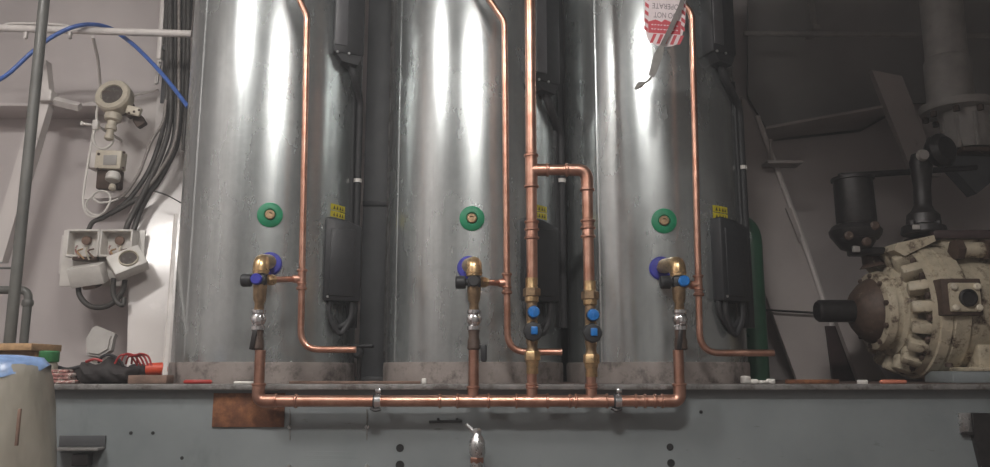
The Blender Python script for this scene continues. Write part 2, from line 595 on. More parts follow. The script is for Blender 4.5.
# welded stiffening ridge: a soft swage line across the middle of the plate
for py in (452, 456, 460):
    MB().box((P(328, py, YP).x, YP + 0.0011, P(328, py, YP).z), (0.13, 0.003, 0.002), 0.001).build('weld_bead', 'plinth', pn)
for (px, py, r) in ((400, 448, .009), (400, 465, .010), (670, 447, .008), (671, 463, .009), (701, 412, .004), (131, 433, .004), (153, 433, .004), (182, 458, .004)):
    c = P(px, py, YP)
    MB().lathe([(r * 1.15, 0), (r * 1.15, 0.0012), (r * 0.8, 0.0014), (r * 0.7, 0.0006)], c + Vector((0, 0.0002, 0)), (0, -1, 0), 14).build('bolt_hole', 'deep', pn)
for (px, py) in ((290, 427), (367, 427), (289, 466), (367, 466)):
    c = P(px, py, YP)
    b = MB().lathe([(0.006, 0), (0.006, 0.005), (0.004, 0.007)], c, (0, -1, 0), 6)
    b.build('bolt', 'zinc', pn)
for px in (290, 367):
    a, b = P(px, 409, YP - 0.002), P(px, 440, YP - 0.002)
    MB().tube([a, b], 0.0016, 6).build('weld_line', 'steel_edge', pn)
c = P(249, 410, YP)
o = MB().box((c.x, YP - 0.002, c.z), (0.19, 0.006, 0.088), 0.001).build('rusty_plate', 'rust', pn)

# ------------------------------------------------------------------ water tanks
R0 = 0.278
TANKS = [(-0.728, 2.565), (-0.068, 2.56), (0.509, 2.56)]
TL = ['galvanized cylindrical water tank beside the white bulkhead and cable run',
      'middle galvanized cylindrical water tank behind the tall copper riser',
      'galvanized cylindrical water tank beside the dark green pipe']


def surf(tx, ty, px, py, r=R0):
    """point on the tank's surface seen at pixel"""
    lo = P(px, py, 1.0) - Vector((0, 0, ZC))
    o = Vector((0, 0, ZC)); d = lo.normalized()
    A = d.x * d.x + d.y * d.y
    B = 2 * (d.x * (o.x - tx) + d.y * (o.y - ty))
    C = (o.x - tx) ** 2 + (o.y - ty) ** 2 - r * r
    disc = max(B * B - 4 * A * C, 0)
    return o + d * ((-B - math.sqrt(disc)) / (2 * A))


GROM = [(270, 215), (472, 218.5), (664, 221)]
COLLAR = [(270, 264), (469, 268), (661, 268.5)]
SEAM = [(191, 240), (399, 120), (596, 120)]
LABEL = [(338, 211.5), (540, 212), (720.5, 213)]
tank_objs = []
for i, (tx, ty) in enumerate(TANKS):
    tk = thing('water_tank', TL[i], 'tank', (tx, ty, 0))
    tank_objs.append(tk)
    MB().lathe([(R0, 0.058), (R0, 0.5), (R0, 1.0), (R0, 1.62), (R0 * 0.97, 1.66), (R0 * 0.8, 1.70), (R0 * 0.4, 1.73), (0.02, 1.735)], (tx, ty, 0), (0, 0, 1), 128).build('shell', 'galv', tk, 50)
    MB().lathe([(R0 + 0.004, 0.0), (R0 + 0.005, 0.050), (R0 + 0.003, 0.060), (R0 - 0.01, 0.062)], (tx, ty, 0), (0, 0, 1), 96).build('base_skirt', 'base', tk)
    # overlapping sheet seam
    s = surf(tx, ty, *SEAM[i])
    az = math.atan2(s.y - ty, s.x - tx)
    q = MB()
    n = 5; vs = []; fs = []
    for z in (0.06, 1.60):
        for k in range(n):
            a = az + (k - 2) * 0.013
            rr = R0 + (0.0018 if 0 < k < n - 1 else -0.0005)
            vs.append((tx + rr * math.cos(a), ty + rr * math.sin(a), z))
    fs = [(k, k + 1, n + k + 1, n + k) for k in range(n - 1)]
    q.add(vs, fs).build('seam', 'galv', tk)
    # green grommet with brass plug
    g = surf(tx, ty, *GROM[i]); nn = Vector((g.x - tx, g.y - ty, 0)).normalized()
    go = MB().lathe([(0.0365, -0.006), (0.0365, 0.003), (0.032, 0.006), (0.018, 0.007), (0.015, 0.003), (0.012, 0.002)], g, nn, 32).build('green_grommet', 'green', tk)
    MB().lathe([(0.0145, -0.004), (0.0145, 0.009), (0.012, 0.011), (0.007, 0.011), (0.006, 0.006)], g, nn, 16).build('brass_plug', 'brass_dark', go)
    # blue collar round the outlet
    g = surf(tx, ty, *COLLAR[i]); nn = Vector((g.x - tx, g.y - ty, 0)).normalized()
    MB().lathe([(0.034, -0.006), (0.034, 0.006), (0.030, 0.010), (0.013, 0.011)], g, nn, 32).build('outlet_collar', 'purple', tk)
    # yellow warning label: two rows on the flank
    c = surf(tx, ty, *LABEL[i])
    az = math.atan2(c.y - ty, c.x - tx)
    lb = MB()
    for dz in (0.0108, -0.0108):
        vs, fs = [], []
        for k in range(7):
            a = az + (k - 3) * 0.040
            for zz in (-0.0095, 0.0095):
                vs.append((tx + (R0 + 0.0012) * math.cos(a), ty + (R0 + 0.0012) * math.sin(a), c.z + dz + zz))
        fs = [(2 * k, 2 * k + 2, 2 * k + 3, 2 * k + 1) for k in range(6)]
        lb.add(vs, fs)
    lo = lb.build('warning_label', 'yellow', tk)
    ik = MB()
    for dz in (0.0108, -0.0108):
        for (u, w) in ((-0.085, .018), (-0.035, .016), (0.015, .018), (0.06, .014)):
            a0 = az + u
            rr = R0 + 0.002
            vs = [(tx + rr * math.cos(a0), ty + rr * math.sin(a0), c.z + dz - 0.006), (tx + rr * math.cos(a0 + w * 2), ty + rr * math.sin(a0 + w * 2), c.z + dz - 0.006), (tx + rr * math.cos(a0 + w), ty + rr * math.sin(a0 + w), c.z + dz + 0.006)]
            ik.add(vs, [(0, 1, 2)])
    ik.build('warning_symbols', 'ink', lo)

# ------------------------------------------------------------------ black element covers, conduits on the tank flanks
def flank(tx, ty, deg, r):
    a = math.radians(deg)
    return Vector((tx + r * math.sin(a), ty - r * math.cos(a), 0))


CL = ['beside the white bulkhead tank', 'on the middle tank behind the copper riser', 'on the tank by the green pipe']
for i, (tx, ty) in enumerate(TANKS):
    deg = [49, 50, 52][i]
    yaw = Matrix.Rotation(math.radians([24, 34, 30][i]), 3, 'Z')
    # lower cover
    g = surf(tx, ty, [338, 535, 725][i], 260); nn = Vector((g.x - tx, g.y - ty, 0)).normalized()
    c = Vector((g.x, g.y, 0)) + nn * 0.012
    z0 = P(340, 302, c.y).z; z1 = P(340, 219, c.y).z
    cv = thing('element_cover', ['lower black plastic cover on the tank beside the white bulkhead',
                                 'lower black plastic cover on the middle tank, behind the copper riser',
                                 'lower black plastic cover on the tank by the green pipe'][i], 'cover', (c.x, c.y, z0), 'black covers on the tanks')
    hw, d = 0.057, 0.06
    bm = bmesh.new()
    out = [(-hw, 0), (hw, 0), (hw, (z1 - z0) * 0.90), (hw * 0.1, (z1 - z0) * 0.97), (-hw * 0.85, z1 - z0), (-hw, (z1 - z0) * 0.975)]
    vs = [bm.verts.new((x, -d / 2, z)) for x, z in out]
    f = bm.faces.new(vs)
    r = bmesh.ops.extrude_face_region(bm, geom=[f])
    bmesh.ops.translate(bm, vec=(0, d, 0), verts=[e for e in r['geom'] if isinstance(e, bmesh.types.BMVert)])
    bmesh.ops.bevel(bm, geom=bm.edges[:], offset=0.007, segments=2, affect='EDGES', profile=0.5)
    bmesh.ops.rotate(bm, cent=(0, 0, 0), matrix=yaw, verts=bm.verts)
    bm.verts.index_update()
    base = Vector((c.x, c.y, z0))
    MB().add([v.co + base for v in bm.verts], [[v.index for v in f.verts] for f in bm.faces]).build('body', 'black', cv)
    bm.free()
    fr = yaw @ Vector((0, -1, 0)); rt = yaw @ Vector((1, 0, 0))
    MB().box(base + fr * (d / 2 + 0.002) + rt * -0.004 + Vector((0, 0, (z1 - z0) * 0.46)), (0.075, 0.006, (z1 - z0) * 0.80), 0.003, yaw).build('raised_panel', 'black', cv)
    MB().lathe([(0.004, 0), (0.004, 0.003), (0.002, 0.004)], base + fr * (d / 2) + rt * -0.044 + Vector((0, 0, 0.012)), fr, 10).build('screw', 'zinc', cv)
    # cable loops hanging under it
    for (a, b, dep, y) in ((-0.046, 0.045, 0.075, 0.0), (-0.034, 0.034, 0.095, 0.012), (-0.02, 0.05, 0.085, -0.012)):
        pts = [base + rt * a + fr * y + Vector((0, 0, 0.01)), base + rt * (a * 0.95) + fr * y + Vector((0, 0, -dep * 0.45)), base + rt * (a + b) / 2 * 0.9 + fr * y + Vector((0, 0, -dep)),
               base + rt * (b * 0.95) + fr * y + Vector((0, 0, -dep * 0.5)), base + rt * b + fr * y + Vector((0, 0, 0.01))]
        MB().tube(spline(pts, 6), 0.0085, 10).build('cable_loop', 'black_soft', cv)
    # upper cover
    g = surf(tx, ty, [344, 538, 713][i], 40)
    nn = Vector((g.x - tx, g.y - ty, 0)).normalized()
    c2 = Vector((g.x, g.y, 0)) + nn * 0.012
    z0 = P(340, [64, 92, 64][i], c2.y).z; z1 = z0 + 0.36
    cu = thing('element_cover', ['upper black plastic cover on the tank beside the white bulkhead',
                                 'upper black plastic cover on the middle tank, behind the copper riser',
                                 'upper black plastic cover on the tank by the green pipe'][i], 'cover', (c2.x, c2.y, z0), 'black covers on the tanks')
    base = Vector((c2.x, c2.y, z0))
    MB().box(base + Vector((0, 0, 0.19)), (0.10, 0.07, 0.34), 0.010, yaw).build('body', 'black', cu)
    MB().box(base + fr * 0.036 + rt * -0.026 + Vector((0, 0, 0.20)), (0.040, 0.006, 0.31), 0.003, yaw).build('raised_panel', 'lit_face', cu)  # lit strip of the black cover, put into a lighter grey
    tp = MB()
    tp.prism([(-0.048, 0.03), (0.048, 0.03), (0.03, -0.01), (-0.02, -0.004)], base, rt, (0, 0, 1), 0.06)
    tp.build('bottom_taper', 'black', cu)
    for dx in (-0.036, 0.0):
        MB().lathe([(0.004, 0), (0.004, 0.004), (0.002, 0.005)], base + fr * 0.034 + rt * dx + Vector((0, 0, 0.022)), fr, 10).build('screw', 'zinc', cu)
    # conduit from upper cover down past the lower one
    cx = flank(tx, ty, [78, 72, 66][i], R0 + 0.014)
    cd = thing('cable_conduit', ['black cable conduit with a pale clip down the tank beside the white bulkhead',
                                 'black cable conduit down the middle tank behind the copper riser',
                                 'black cable conduit with a pale clip down the tank by the green pipe'][i], 'conduit', (cx.x, cx.y, 0.2), 'black conduits on the tanks')
    zt = z0 + 0.01
    pts = rounded([base + rt * 0.01 + Vector((0, 0, 0.01)), base + rt * 0.03 + Vector((0, 0, -0.04)), Vector((cx.x, cx.y, z0 - 0.10)), Vector((cx.x, cx.y, P(350, 328, cx.y).z))], 0.05, 6)
    MB().tube(pts, 0.0125, 14).build('tube', 'black_soft', cd)
    pts = [Vector((cx.x - 0.018, cx.y - 0.012, z0 - 0.02)), Vector((cx.x - 0.014, cx.y - 0.012, P(350, 328, cx.y).z))]
    MB().tube(pts, 0.007, 10).build('thin_cable', 'black_soft', cd)
    zc = P(358, [181, 181, 168][i], cx.y).z
    MB().lathe([(0.0128, -0.006), (0.015, -0.006), (0.015, 0.006), (0.0128, 0.006)], (cx.x, cx.y, zc), (0, 0, 1), 16).build('pale_clip', 'white_pl', cd)

# ------------------------------------------------------------------ dark posts between the tanks
CM = [(373.5, 2.80, 13, 'dark grey flat steel post between the first two tanks counted from the white bulkhead'),
      (561, 2.86, 12, 'dark grey flat steel post between the middle tank and the tank by the green pipe')]
for px, Y, hw, lab in CM:
    p = P(px, 300, Y)
    po = thing('steel_post', lab, 'post', (p.x, Y, 0))
    w = hw * 2 * M(Y)
    MB().box((p.x, Y + 0.02, 0.90), (w, 0.05, 1.80), 0.003).build('web', 'column', po)
    MB().box((p.x + w / 2, Y, 0.94), (0.006, 0.06, 1.72), 0.002).build('pale_edge', 'steel_edge', po)
    MB().box((p.x, Y - 0.008, P(370, 204, Y).z), (w * 1.02, 0.006, 0.018), 0.002).build('band', 'black', po)
    MB().box((p.x, Y, 0.008), (w * 1.3, 0.12, 0.016), 0.003).build('foot_plate', 'column', po)
p = P(354, 352, 2.40)
dc = thing('drain_cock', 'small black drain cock at the foot of the steel post', 'valve', (p.x, 2.52, 0))
q = P(358, 350, 2.52)
MB().box(q + Vector((0.01, 0, 0.012)), (0.075, 0.03, 0.012), 0.004).build('lever', 'black', dc)
MB().lathe([(0.010, 0), (0.018, 0.004), (0.018, 0.022), (0.010, 0.03)], q + Vector((0, 0.01, -0.008)), (0, -1, 0), 16).build('body', 'black_soft', dc)
MB().cyl((q.x + 0.005, q.y, 0.0), (q.x + 0.005, q.y, q.z), 0.007, 10).build('stem', 'iron', dc)

# ------------------------------------------------------------------ copper pipes
YH = 2.115           # plane of the header and the risers
rH = 0.0148


def ring(mb, c, axis, r, h=0.007):
    mb.lathe([(r - 0.002, -h / 2), (r, -h / 4), (r, h / 4), (r - 0.002, h / 2)], c, axis, 18)


hd = thing('copper_manifold', 'horizontal copper manifold pipe with tees and elbows along the plinth', 'pipe', P(470, 401, YH))
zH = P(470, 401, YH).z
xl, xr = P(258, 401, YH).x, P(680, 401, YH).x
EL = 0.034
MB().tube([(xl + EL, YH, zH), (xr - EL, YH, zH)], rH, 20).build('pipe', 'copper', hd)
ELB = [(xl, 1), (xr, -1)]
for x, s in ELB:
    e = MB()
    pts = rounded([(x + s * (EL + 0.012), YH, zH), (x, YH, zH), (x, YH, zH + EL + 0.008)], 0.034, 10)
    e.tube(pts, rH + 0.0018, 18)
    ring(e, (x + s * (EL + 0.012), YH, zH), (1, 0, 0), rH + 0.004)
    ring(e, (x, YH, zH + EL + 0.008), (0, 0, 1), rH + 0.004)
    e.build('elbow', 'copper_ring', hd)
TEE = [473, 532, 591.5]
for px in TEE:
    x = P(px, 401, YH).x
    e = MB()
    e.tube([(x - 0.040, YH, zH), (x + 0.040, YH, zH)], rH + 0.0018, 20)
    e.tube([(x, YH, zH), (x, YH, zH + 0.035)], rH * 0.86 + 0.0018, 18)
    for s in (-1, 1):
        ring(e, (x + s * 0.040, YH, zH), (1, 0, 0), rH + 0.0045)
    ring(e, (x, YH, zH + 0.035), (0, 0, 1), rH * 0.86 + 0.0045)
    e.build('tee', 'copper_ring', hd)
for px in (296, 440, 570, 636, 645, 655):
    e = MB(); ring(e, (P(px, 401, YH).x, YH, zH), (1, 0, 0), rH + 0.0035, 0.008)
    e.build('coupling_ring', 'copper_ring', hd)
zR = P(258, 350, YH).z
for px, w in ((258, 'copper_old'), (473.5, 'copper_old'), (680, 'copper_old')):
    x = P(px, 401, YH).x
    MB().tube([(x, YH, zH + 0.03), (x, YH, zR)], 0.0136, 18).build('riser', w, hd)
zG = P(532, 372, YH).z
for px in (532, 591.5):
    x = P(px, 401, YH).x
    e = MB(); e.tube([(x, YH, zH + 0.03), (x, YH, zG)], 0.0130, 18)
    ring(e, (x, YH, zH + 0.042), (0, 0, 1), 0.0165)
    e.build('riser', 'copper_ring', hd)

for px, lab in ((378, 'chrome pipe clamp with dark strap on the manifold, towards the rusty patch'), (618, 'chrome pipe clamp with dark strap on the manifold, near the rightmost tee')):
    x = P(px, 401, YH).x
    cl = thing('pipe_clamp', lab, 'clamp', (x, YH, zH), 'clamps on the manifold')
    MB().lathe([(rH + 0.0005, -0.008), (rH + 0.005, -0.008), (rH + 0.005, 0.008), (rH + 0.0005, 0.008)], (x, YH, zH), (1, 0, 0), 24).build('strap', 'chrome', cl)
    MB().lathe([(rH + 0.001, -0.012), (rH + 0.0035, -0.012), (rH + 0.0035, -0.008), (rH + 0.001, -0.008)], (x, YH, zH), (1, 0, 0), 24).build('rubber_liner', 'black_soft', cl)
    MB().box((x + 0.002, YH - 0.004, zH + 0.026), (0.016, 0.022, 0.012), 0.003).build('ear', 'chrome', cl)
    MB().tube(spline([(x - 0.018, YH - 0.004, zH - 0.018), (x - 0.006, YH - 0.008, zH - 0.0235), (x + 0.008, YH - 0.006, zH - 0.020)], 5), 0.004, 8).build('hook', 'iron', cl)
    MB().cyl((x, YH + 0.01, zH), (x, YP, zH), 0.005, 10).build('stud', 'zinc', cl)

# thin discharge pipes down the tank fronts
DP = [[(282, -40), (307, 16), (300.5, 349.5), (356, 349.5)],
      [(462, -40), (504.5, 22), (507.5, 352), (562, 354)],
      [(655, -30), (692, 14), (700, 353), (774, 354.5)]]
DY = [2.20, 2.20, 2.20]
DL = ['thin copper discharge pipe in front of the tank beside the white bulkhead',
      'thin copper discharge pipe in front of the middle tank',
      'thin copper discharge pipe in front of the tank by the green pipe']
rD = 0.0092
BR = [279, 283, 285]
for i in range(3):
    Y = DY[i]
    q = [P(x, y, Y) for x, y in DP[i]]
    q[3].z = q[2].z
    dp = thing('discharge_pipe', DL[i], 'pipe', q[2], 'thin copper pipes on the tanks')
    up0 = q[0] + (q[0] - q[1]) * 0.8
    MB().tube(rounded([up0, q[1], q[2], q[3]], 0.055, 10), rD, 16).build('pipe', 'copper', dp)
    zb = P(q[2].x / 1, BR[i], Y).z if False else P(300, BR[i], Y).z
    tq = (zb - q[2].z) / (q[1].z - q[2].z)
    q[2].x = q[2].x + (q[1].x - q[2].x) * tq
    e = MB()
    e.tube([(q[2].x, Y, zb - 0.024), (q[2].x, Y, zb + 0.024)], rD + 0.0022, 16)
    e.tube([(q[2].x, Y, zb), (q[2].x - 0.024, Y, zb)], rD + 0.0022, 16)
    ring(e, (q[2].x, Y, zb + 0.024), (0, 0, 1), rD + 0.0055, 0.008)
    ring(e, (q[2].x, Y, zb - 0.012), (0, 0, 1), rD + 0.0045, 0.006)
    ring(e, (q[2].x, Y, zb - 0.026), (0, 0, 1), rD + 0.0055, 0.010)
    e.build('tee', 'copper_ring', dp)
    DY[i] = (q[2].x, Y, zb)

# main copper riser with its branch
XM = P(531.5, 200, YH).x
zT = P(531, 170, YH).z
zU = P(531, 287, YH).z
XB = P(591.5, 401, YH).x - 0.004
XB = P(588, 230, YH).x
mr = thing('copper_riser', 'tall thick copper riser with a branch tee in front of the middle tank', 'pipe', (XM, YH, zU), None)
MB().tube([(XM, YH, zU), (XM, YH, 1.5)], rH, 20).build('pipe', 'copper', mr)
e = MB()
e.tube([(XM, YH, zT - 0.046), (XM, YH, zT + 0.040)], rH + 0.002, 20)
e.tube([(XM, YH, zT), (XM + 0.044, YH, zT)], rH + 0.002, 20)
for dz in (-0.046, 0.040):
    ring(e, (XM, YH, zT + dz), (0, 0, 1), rH + 0.0055, 0.008)
ring(e, (XM + 0.044, YH, zT), (1, 0, 0), rH + 0.0045, 0.008)
e.build('tee', 'copper_ring', mr)
MB().tube([(XM + 0.03, YH, zT), (XB - 0.04, YH, zT)], rH, 20).build('branch_pipe', 'copper', mr)
e = MB()
e.tube(rounded([(XB - 0.055, YH, zT), (XB, YH, zT), (XB, YH, zT - 0.055)], 0.045, 10), rH + 0.002, 20)
ring(e, (XB - 0.055, YH, zT), (1, 0, 0), rH + 0.0045, 0.008)
ring(e, (XB, YH, zT - 0.055), (0, 0, 1), rH + 0.0055, 0.008)
e.build('elbow', 'copper_ring', mr)
MB().tube([(XB, YH, zT - 0.04), (XB, YH, P(590, 289, YH).z)], rH, 20).build('branch_drop', 'copper', mr)
for x, ys in ((XM, (222, 229.5, 238)), (XB, (221, 228, 236.5))):
    e = MB()
    z1, z2, z3 = [P(540, y, YH).z for y in ys]
    e.tube([(x, YH, z1), (x, YH, z2)], rH + 0.002, 20)
    e.lathe([(rH + 0.002, 0), (rH + 0.0005, z2 - z3)], (x, YH, z3), (0, 0, 1), 20)
    for z in (z1, z2, z3):
        ring(e, (x, YH, z), (0, 0, 1), rH + 0.0055, 0.007)
    e.build('reducing_coupling', 'copper_ring', mr)

# ------------------------------------------------------------------ isolating valves with blue handwheels
for i, (x, pyo, lab) in enumerate(((P(532, 320, YH).x, 0, 'brass valve set with blue-capped handwheels under the tall copper riser'),
                                   (P(590.5, 320, YH).x, 3, 'brass valve set with blue-capped handwheels under the branch pipe'))):
    z = lambda py: P(540, py + pyo, YH).z
    v = thing('isolating_valve', lab, 'valve', (x, YH, z(372 - pyo)), 'twin blue-capped brass valves')
    m = MB()
    m.lathe([(0.017, 0), (0.0175, 0.003), (0.0165, 0.006), (0.0165, z(278) - z(291))], (x, YH, z(291)), (0, 0, 1), 18)
    m.lathe([(0.014, 0), (0.0185, 0.004), (0.0185, z(296) - z(303) + 0.004), (0.015, z(296) - z(303) + 0.006)], (x, YH, z(303)), (0, 0, 1), 18)
    m.build('tailpiece', 'brass', v)
    MB().lathe([(0.020, 0), (0.0235, 0.003), (0.0235, z(288) - z(297) - 0.003), (0.020, z(288) - z(297))], (x, YH, z(297)), (0, 0, 1), 6, start=0.3).build('union_nut', 'brass_dark', v)
    MB().lathe([(0.012, 0), (0.016, 0.012), (0.016, 0.03), (0.013, 0.04), (0.016, 0.055), (0.014, z(302) - z(362))], (x, YH, z(362)), (0, 0, 1), 16).build('valve_body', 'brass_dark', v)
    # upper small knob, facing the viewer
    c = Vector((x + 0.003, YH - 0.012, z(313)))
    k = MB().lathe([(0.010, 0), (0.0168, 0.004), (0.0172, 0.018), (0.0155, 0.024)], c, (0, -1, 0), 24).build('upper_knob', 'black', v)
    kb = MB().lathe([(0.0158, 0), (0.0158, 0.006), (0.0135, 0.010), (0.006, 0.011)], c + Vector((0, -0.022, 0)), (0, -1, 0), 24)
    kb.box(c + Vector((0, -0.034, -0.003)), (0.005, 0.004, 0.020), 0.001)
    kb.build('blue_cap', 'blue', k)
    # lower handwheel with lobed rim
    c = Vector((x + 0.001, YH - 0.018, z(332 if i == 0 else 330.5)))
    n = 48
    vs, fs = [], []
    prof = [(0.014, 0.0), (0.0245, 0.004), (0.0255, 0.012), (0.0225, 0.020), (0.012, 0.022)]
    for (r, h) in prof:
        for j in range(n):
            a = 2 * PI * j / n
            rr = r * (1 + (0.035 * math.cos(8 * a) if r > 0.02 else 0))
            vs.append((c.x + rr * math.cos(a), c.y - h, c.z + rr * math.sin(a)))
    for a_ in range(len(prof) - 1):
        for j in range(n):
            fs.append((a_ * n + j, a_ * n + (j + 1) % n, (a_ + 1) * n + (j + 1) % n, (a_ + 1) * n + j))
    fs += [tuple(range(n)), tuple((len(prof) - 1) * n + j for j in range(n))]
    wv = MB().add(vs, fs).build('handwheel', 'black', v)
    MB().box(c + Vector((0.003, -0.0235, 0.002)), (0.018, 0.006, 0.021), 0.004).build('blue_cap', 'blue', wv)
    for s in (-1, 1):
        MB().cyl((x + s * 0.010, YH - 0.012, z(322.5)), (x + s * 0.010, YH - 0.022, z(322.5)), 0.004, 8).build('screw', 'brass', v)
    # lower brass union
    MB().lathe([(0.0185, 0), (0.0215, 0.003), (0.0215, 0.022), (0.0185, 0.026)], (x, YH, z(361)), (0, 0, 1), 6, start=0.2).build('lower_nut', 'brass', v)
    MB().lathe([(0.015, 0), (0.016, 0.004), (0.015, 0.02), (0.018, 0.028), (0.018, 0.05)], (x, YH, z(374)), (0, 0, 1), 18).build('lower_tail', 'brass', v)

# ------------------------------------------------------------------ safety valves and ball valves on the tank outlets
VX = [(262, 264, 258), (475.5, 267, 474), (679, 265.5, 680)]
for i, (tx, ty) in enumerate(TANKS):
    ex, ey, rx = VX[i]
    XV = P([259, 474, 679.5][i], 310, YH).x
    out = surf(tx, ty, *COLLAR[i])
    nn = Vector((out.x - tx, out.y - ty, 0)).normalized()
    z = lambda py: P(400, py, YH).z
    dpy = [0, 2, 2][i]
    sv = thing('safety_valve', ['brass safety valve with black knob and dark blue disc, first from the white bulkhead',
                                'brass safety valve with black body and knob, on the middle tank',
                                'brass safety valve with bright blue disc, on the tank by the green pipe'][i], 'valve', (XV, YH, z(310)), 'safety valves on the tanks')
    eb = MB()
    pts = rounded([out + nn * 0.004, Vector((XV, YH, z(262 + dpy))) * 0.12 + (out + nn * 0.05) * 0.88, Vector((XV, YH, z(262 + dpy))), Vector((XV, YH, z(274 + dpy)))], 0.03, 8)
    rad = [0.014 + 0.007 * min(1, k / (len(pts) * 0.5)) for k in range(len(pts))]
    eb.tube(pts, rad, 20)
    ring(eb, (XV, YH, z(271 + dpy)), (0, 0, 1), 0.0225, 0.006)
    eb.build('elbow', 'brass', sv)
    MB().box((XV, YH, z(280.5 + dpy)), (0.036, 0.034, 0.034), 0.009).build('body', 'black', sv)
    disc = ['purple', 'black_soft', 'blue'][i]
    MB().lathe([(0.013, 0), (0.015, 0.004), (0.015, 0.012), (0.012, 0.015)], (XV + [-0.004, 0, 0.010][i], YH - 0.014, z(280 + dpy)), (0, -1, 0), 20).build('centre_disc', disc, sv)
    kn = MB()
    kn.lathe([(0.008, 0), (0.009, 0.010), (0.0165, 0.011), (0.0175, 0.014), (0.0175, 0.034), (0.015, 0.037)], (XV - 0.012, YH - 0.004, z(280.5 + dpy)), (-1, 0, -0.0), 20)
    kn.build('knob', 'black', sv)
    sp = MB()
    sp.lathe([(0.011, 0), (0.013, 0.004), (0.012, 0.020), (0.0165, 0.030), (0.0185, z(285 + dpy) - z(311))], (XV, YH, z(311)), (0, 0, 1), 18)
    sp.build('spout', 'brass_dark', sv)
    # side outlet and copper link to the discharge pipe
    qx, qY, qz = DY[i]
    A = Vector((XV + 0.016, YH, z(280 + dpy))); B = Vector((qx - 0.022, qY, qz))
    dirv = (B - A).normalized()
    MB().lathe([(0.010, 0), (0.0115, 0.004), (0.0145, 0.008), (0.0145, 0.024), (0.0105, 0.028)], A, dirv, 8).build('side_union', 'brass', sv)
    MB().tube([A + dirv * 0.02, B], 0.0085, 14).build('link_pipe', 'copper', sv)
    # chrome ball valve
    bv = thing('ball_valve', ['chrome ball valve with brown tail nut below the dark blue disc valve',
                              'chrome ball valve with black paddle handle below the middle tank valve',
                              'chrome ball valve with brown tail nut below the bright blue disc valve'][i], 'valve', (XV, YH, zR), 'ball valves on the tank risers')
    b = MB()
    b.lathe([(0.012, 0), (0.018, 0.003), (0.018, 0.012), (0.0145, 0.016), (0.020, 0.026), (0.020, 0.036), (0.015, 0.044), (0.0185, 0.047), (0.0185, z(310) - z(331))], (XV, YH, z(331)), (0, 0, 1), 12)
    b.box((XV + 0.003, YH - 0.014, z(320)), (0.018, 0.014, 0.022), 0.004)
    b.build('body', 'chrome', bv)
    MB().lathe([(0.0145, 0), (0.0175, 0.004), (0.0165, 0.024), (0.0135, 0.034), (0.0155, z(330) - z(350))], (XV, YH, z(350)), (0, 0, 1), 14).build('tail_nut', 'comp_dark', bv)
    xr_ = P([258, 473.5, 680][i], 401, YH).x
    e = MB(); ring(e, (XV, YH, z(348)), (0, 0, 1), 0.0165, 0.008); e.build('compression_ring', 'brass', bv)
    if i == 1:
        MB().box((XV + 0.026, YH - 0.006, z(353)), (0.017, 0.012, 0.046), 0.005).build('paddle_handle', 'black', bv)
        MB().box((XV + 0.014, YH - 0.006, z(346)), (0.022, 0.008, 0.010), 0.002).build('handle_neck', 'iron', bv)
    else:
        MB().box((XV - 0.006, YH - 0.018, z(340)), (0.013, 0.006, 0.052), 0.003, Matrix.Rotation(math.radians(8), 3, 'Y')).build('lever', 'iron', bv)

# ------------------------------------------------------------------ dark green pipe behind the last tank
g = P(754, 300, 2.66)
rg = 11.0 * M(2.66, 300)
gp = thing('green_pipe', 'thick dark green pipe with a bend, standing beside the tank', 'pipe', (g.x, 2.66, 0))
zt = P(754, 222, 2.66).z
MB().tube(rounded([(g.x, 2.66, 0.0), (g.x, 2.66, zt), (g.x - 0.10, 2.82, zt + 0.0)], 0.075, 12), rg, 28).build('pipe', 'green_pipe', gp)
MB().lathe([(rg, 0), (rg + 0.012, 0), (rg + 0.012, 0.012), (rg, 0.012)], (g.x, 2.66, 0), (0, 0, 1), 28).build('foot_flange', 'green_pipe', gp)

# ------------------------------------------------------------------ danger tag
YT = 1.90
tg = thing('danger_tag', 'red and white danger tag hanging upside down with a grey strap', 'tag', P(664, 20, YT))
c = P(665, 11, YT)
k = M(YT, 20)
hw = 20.5 * k
RT = Matrix.Rotation(math.radians(4), 3, 'Y')
ux, uz = RT @ Vector((1, 0, 0)), RT @ Vector((0, 0, 1))
nr = Vector((0, -1, 0))
hb = 38 * k
poly = []
for a in range(0, 181, 15):       # rounded lower end (the tag's own top)
    t_ = math.radians(180 + a)
    poly.append((hw * 0.86 * math.cos(t_), -hb + hw * 0.55 + hw * 0.55 * math.sin(t_)))
poly += [(hw, -hb * 0.3), (hw * 1.02, hb * 0.9), (hw * 0.95, hb * 1.0), (-hw * 0.95, hb * 1.0), (-hw * 1.02, hb * 0.9), (-hw, -hb * 0.3)]
MB().prism(poly, c, ux, uz, 0.0012).build('card', 'tag_white', tg)
def on_tag(u, v):
    return c + ux * u + uz * v + nr * 0.0011
def quad(mb, pts):
    mb.add([on_tag(*p) for p in pts], [tuple(range(len(pts)))])
sr = MB()
for s in (-1, 1):                  # diagonal border stripes
    for j in range(7):
        v0 = -hb * 0.55 + j * hb * 0.22
        quad(sr, [(s * hw * 0.99, v0), (s * hw * 0.80, v0 + hb * 0.08 * s), (s * hw * 0.80, v0 + hb * 0.08 * s + hb * 0.11), (s * hw * 0.99, v0 + hb * 0.11)])
for j in range(5):                 # stripes at the rounded end
    u0 = -hw * 0.70 + j * hw * 0.33
    quad(sr, [(u0, -hb * 0.93), (u0 + hw * 0.16, -hb * 0.93 - (0.0 if 0 < j < 4 else -0.002)), (u0 + hw * 0.34, -hb * 0.66), (u0 + hw * 0.18, -hb * 0.66)])
